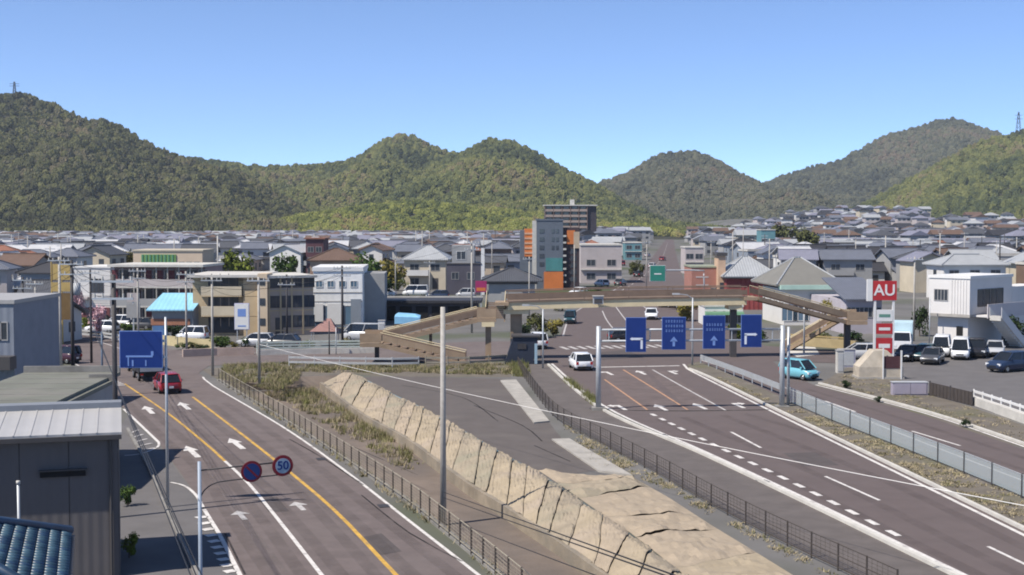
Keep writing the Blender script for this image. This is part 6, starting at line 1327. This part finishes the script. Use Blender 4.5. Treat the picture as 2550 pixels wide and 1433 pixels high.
t, bw_, bh = block(1755, 1850, 812, 765, 0, 'low pale shop front half hidden under the footbridge right end'); part('wall', WC['white'], t, (0, bw_, 0, 6, 0, bh)); part('awning', mat('awning_green', (.22,.42,.25), .7, .1, 1), t, (0, bw_, -.9, -.001, bh*.6, bh*.75)); part('coping', M_concl, t, (-.1, bw_+.1, -.1, 6.1, bh, bh+.2))
for k in range(4): window(t, bw_*(.14+.24*k), 0, .4, 1.2, 1.4)
p = W(1752, 773); t = thing('overhead_sign', 'green overhead direction sign on a bent steel arm beyond the footbridge', 'road sign', p); s_ = F/p.y
b = MB(); b.path(resample([Vector((0,0,0)), Vector((0,0,5.2)), Vector((-.8,0,5.9)), Vector(((1618-1752)/s_,0,5.9))], .4), .11, 8); b.build('arm', M_galv, t, True)
gp_ = part('panel', mat('sign_green', (.03,.20,.15), .5, .1, 1), t, ((1618-1752)/s_, (1655-1752)/s_, -.2, -.12, AT(0,700,p.y).z, AT(0,662,p.y).z)); part('border', M_framew, gp_, ((1617-1752)/s_, (1656-1752)/s_, -.17, -.13, AT(0,701,p.y).z, AT(0,661,p.y).z)); part('route_line', M_framew, gp_, ((1628-1752)/s_, (1646-1752)/s_, -.215, -.201, AT(0,684,p.y).z, AT(0,681,p.y).z))
# utility poles and service wires through the town
random.seed(91); tp = []
for _try in range(4000):
    if len(tp) >= 46: break
    x, y, px = random.choice(cand[:700]); x += random.choice([-6,6]); px = CX+F*x/y
    if y > 480 or near_road(x, y, 6) or any((x-a)**2+(y-b_)**2 < 500 for a, b_ in tp) or any((x-a)**2+(y-b_)**2 < (r-4)**2 for a, b_, r in EXCL): continue
    tp.append((x, y)); h = random.uniform(8.5, 11); t = thing('utility_pole', '%s concrete utility pole %s' % ('tall' if h > 10 else ('middling' if h > 9.2 else 'short'), zone(px, y)), 'pole', (x, y, gz(x, y)), random.uniform(-.5,.5), 'utility poles of the town')
    b = MB(); b.tube((0,0,0), (0,0,h), .16, 7, 0, .12); b.build('shaft', M_poleconc if random.random() < .7 else M_poledark, t, True); part('crossarm', M_galv, t, (-.9,.9,-.08,.08,h-.5,h-.38)); part('crossarm', M_galv, t, (-.7,.7,-.08,.08,h-1.2,h-1.08))
# roadside kiosks, cars and boards that clutter the far road edges
random.seed(17)
for k, (p, d) in enumerate(along(far_road, 34, 60)):
    if p.y > 620: break
    for s_ in (-1, 1):
        if random.random() < .3: continue
        q = p+Vector((-d.y, d.x, 0))*s_*random.uniform(9, 12); col = random.choice(['white','silver','black','grey','red','navy','white']); px = CX+F*q.x/q.y
        car(random.choice(['hatch','kei','sedan']), col, q, random.uniform(0, 3), '%s car %s of the far road, %s stretch' % (dict(grey='dark grey').get(col, col), 'on the tower side' if s_ > 0 else 'on the brick store side', ['first','second','third','fourth','fifth','sixth','seventh','eighth','ninth','tenth','eleventh','twelfth'][min(k, 11)]), 'cars on the far road')
# hilltop masts
def mast(px, yb, yt, D, w0, label, name='pylon'):
    p = AT(px, yb, D); h = AT(px, yt, D).z-p.z+9; t = thing(name, label, 'pylon', p-Vector((0,0,9))); c_ = [(-1,-1),(1,-1),(1,1),(-1,1)]
    for k, (a, c) in enumerate(c_): b = MB(); b.tube((a*w0,c*w0,0), (a*.5,c*.5,h), .32, 5, 0, .22); b.build('leg', M_poledark, t)
    for k in range(6):
        z0, z1 = h*k/6, h*(k+1)/6; f0, f1 = lerp(w0,.5,k/6), lerp(w0,.5,(k+1)/6)
        b = MB()
        for q in range(4): a, c = c_[q], c_[(q+1) % 4]; b.tube((a[0]*f0,a[1]*f0,z0), (c[0]*f1,c[1]*f1,z1), .16, 4)
        b.build('brace', M_poledark, t)
    for z in (.72, .86): part('crossarm', M_poledark, t, (-5, 5, -.2, .2, h*z, h*z+.4))
mast(2536, 326, 279, 1745, 3.2, 'lattice power pylon on the crest of the olive wooded slope')
mast(36, 222, 204, 1415, 1.6, 'small lattice mast on top of the long shouldered hill')
# hedges, cars and rails along the side street and junction
random.seed(44); HK = ['green','olive','dark','spring','yellow']; HN = dict(green='mid green', olive='olive', dark='dark green', spring='spring green', yellow='yellowish')
for k, (px, yb) in enumerate(((455,872),(480,868),(505,874),(540,862),(585,872),(612,866),(690,872),(735,868),(770,872),(860,866),(890,870),(915,864))):
    ptree(px, yb, yb-random.uniform(16, 30), random.uniform(26, 44), HK[k % 5], '%s hedge clump along the far side of the side street' % HN[HK[k % 5]], 'hedge clumps along the side street')
for k, (px, yb) in enumerate(((20,812),(60,806),(110,818),(215,824),(290,826),(320,832),(360,838))):
    ptree(px, yb, yb-random.uniform(20, 40), random.uniform(28, 46), HK[k % 5], '%s hedge clump around the road junction' % HN[HK[k % 5]], 'hedge clumps around the junction')
railing('pale guard rail on the far side of the road junction', [(60,842),(150,836),(260,846),(330,862)], .9, 2.6, 2, M_signback, .04)
railing('low pale guard rail before the blue grey ribbed building', [(45,872),(100,890),(150,915)], .9, 2.2, 2, M_signback, .04)
lowwall('low_wall', 'yellowish low wall before the sky blue roof', [(400,858),(470,866),(530,870)], .12, 1.0, mat('wall_yellowish', (.45,.38,.22), .8, .15, .8))
for (px, yb, kd, col, hd, lb) in ((90,838,'hatch','silver',1.3,'silver hatchback near the whitewashed single storey house'),(300,818,'kei','white',1.5,'white boxy car before the long gallery block'),(345,822,'hatch','grey',1.5,'dark grey hatchback before the long gallery block'),(480,850,'kei','white',1.4,'white boxy car beside the sky blue roof'),(905,850,'van','silver',1.3,'silver van beside the white box building'),(1340,868,'kei','white',.2,'white boxy car stopped behind the navy kiosk'),(1560,852,'hatch','black',-1.3,'black hatchback turning in the crossing')): car(kd, col, W(px, yb), hd, lb)
# ================================================================== AIR
hb_ = MB(); hb_.box(X0-100, X1+100, Y0-100, Y1+100, -4, 330); hz = hb_.build('haze', []); tag(hz, None, None, None, 'stuff')
mh = bpy.data.materials.new('haze'); mh.use_nodes = True; N = mh.node_tree.nodes; N.remove(N['Principled BSDF']); pv = N.new('ShaderNodeVolumePrincipled'); pv.inputs['Color'].default_value = (.80,.88,1,1); pv.inputs['Density'].default_value = .00009; pv.inputs['Anisotropy'].default_value = .2
mh.node_tree.links.new(pv.outputs[0], N['Material Output'].inputs['Volume']); hz.data.materials.append(mh)
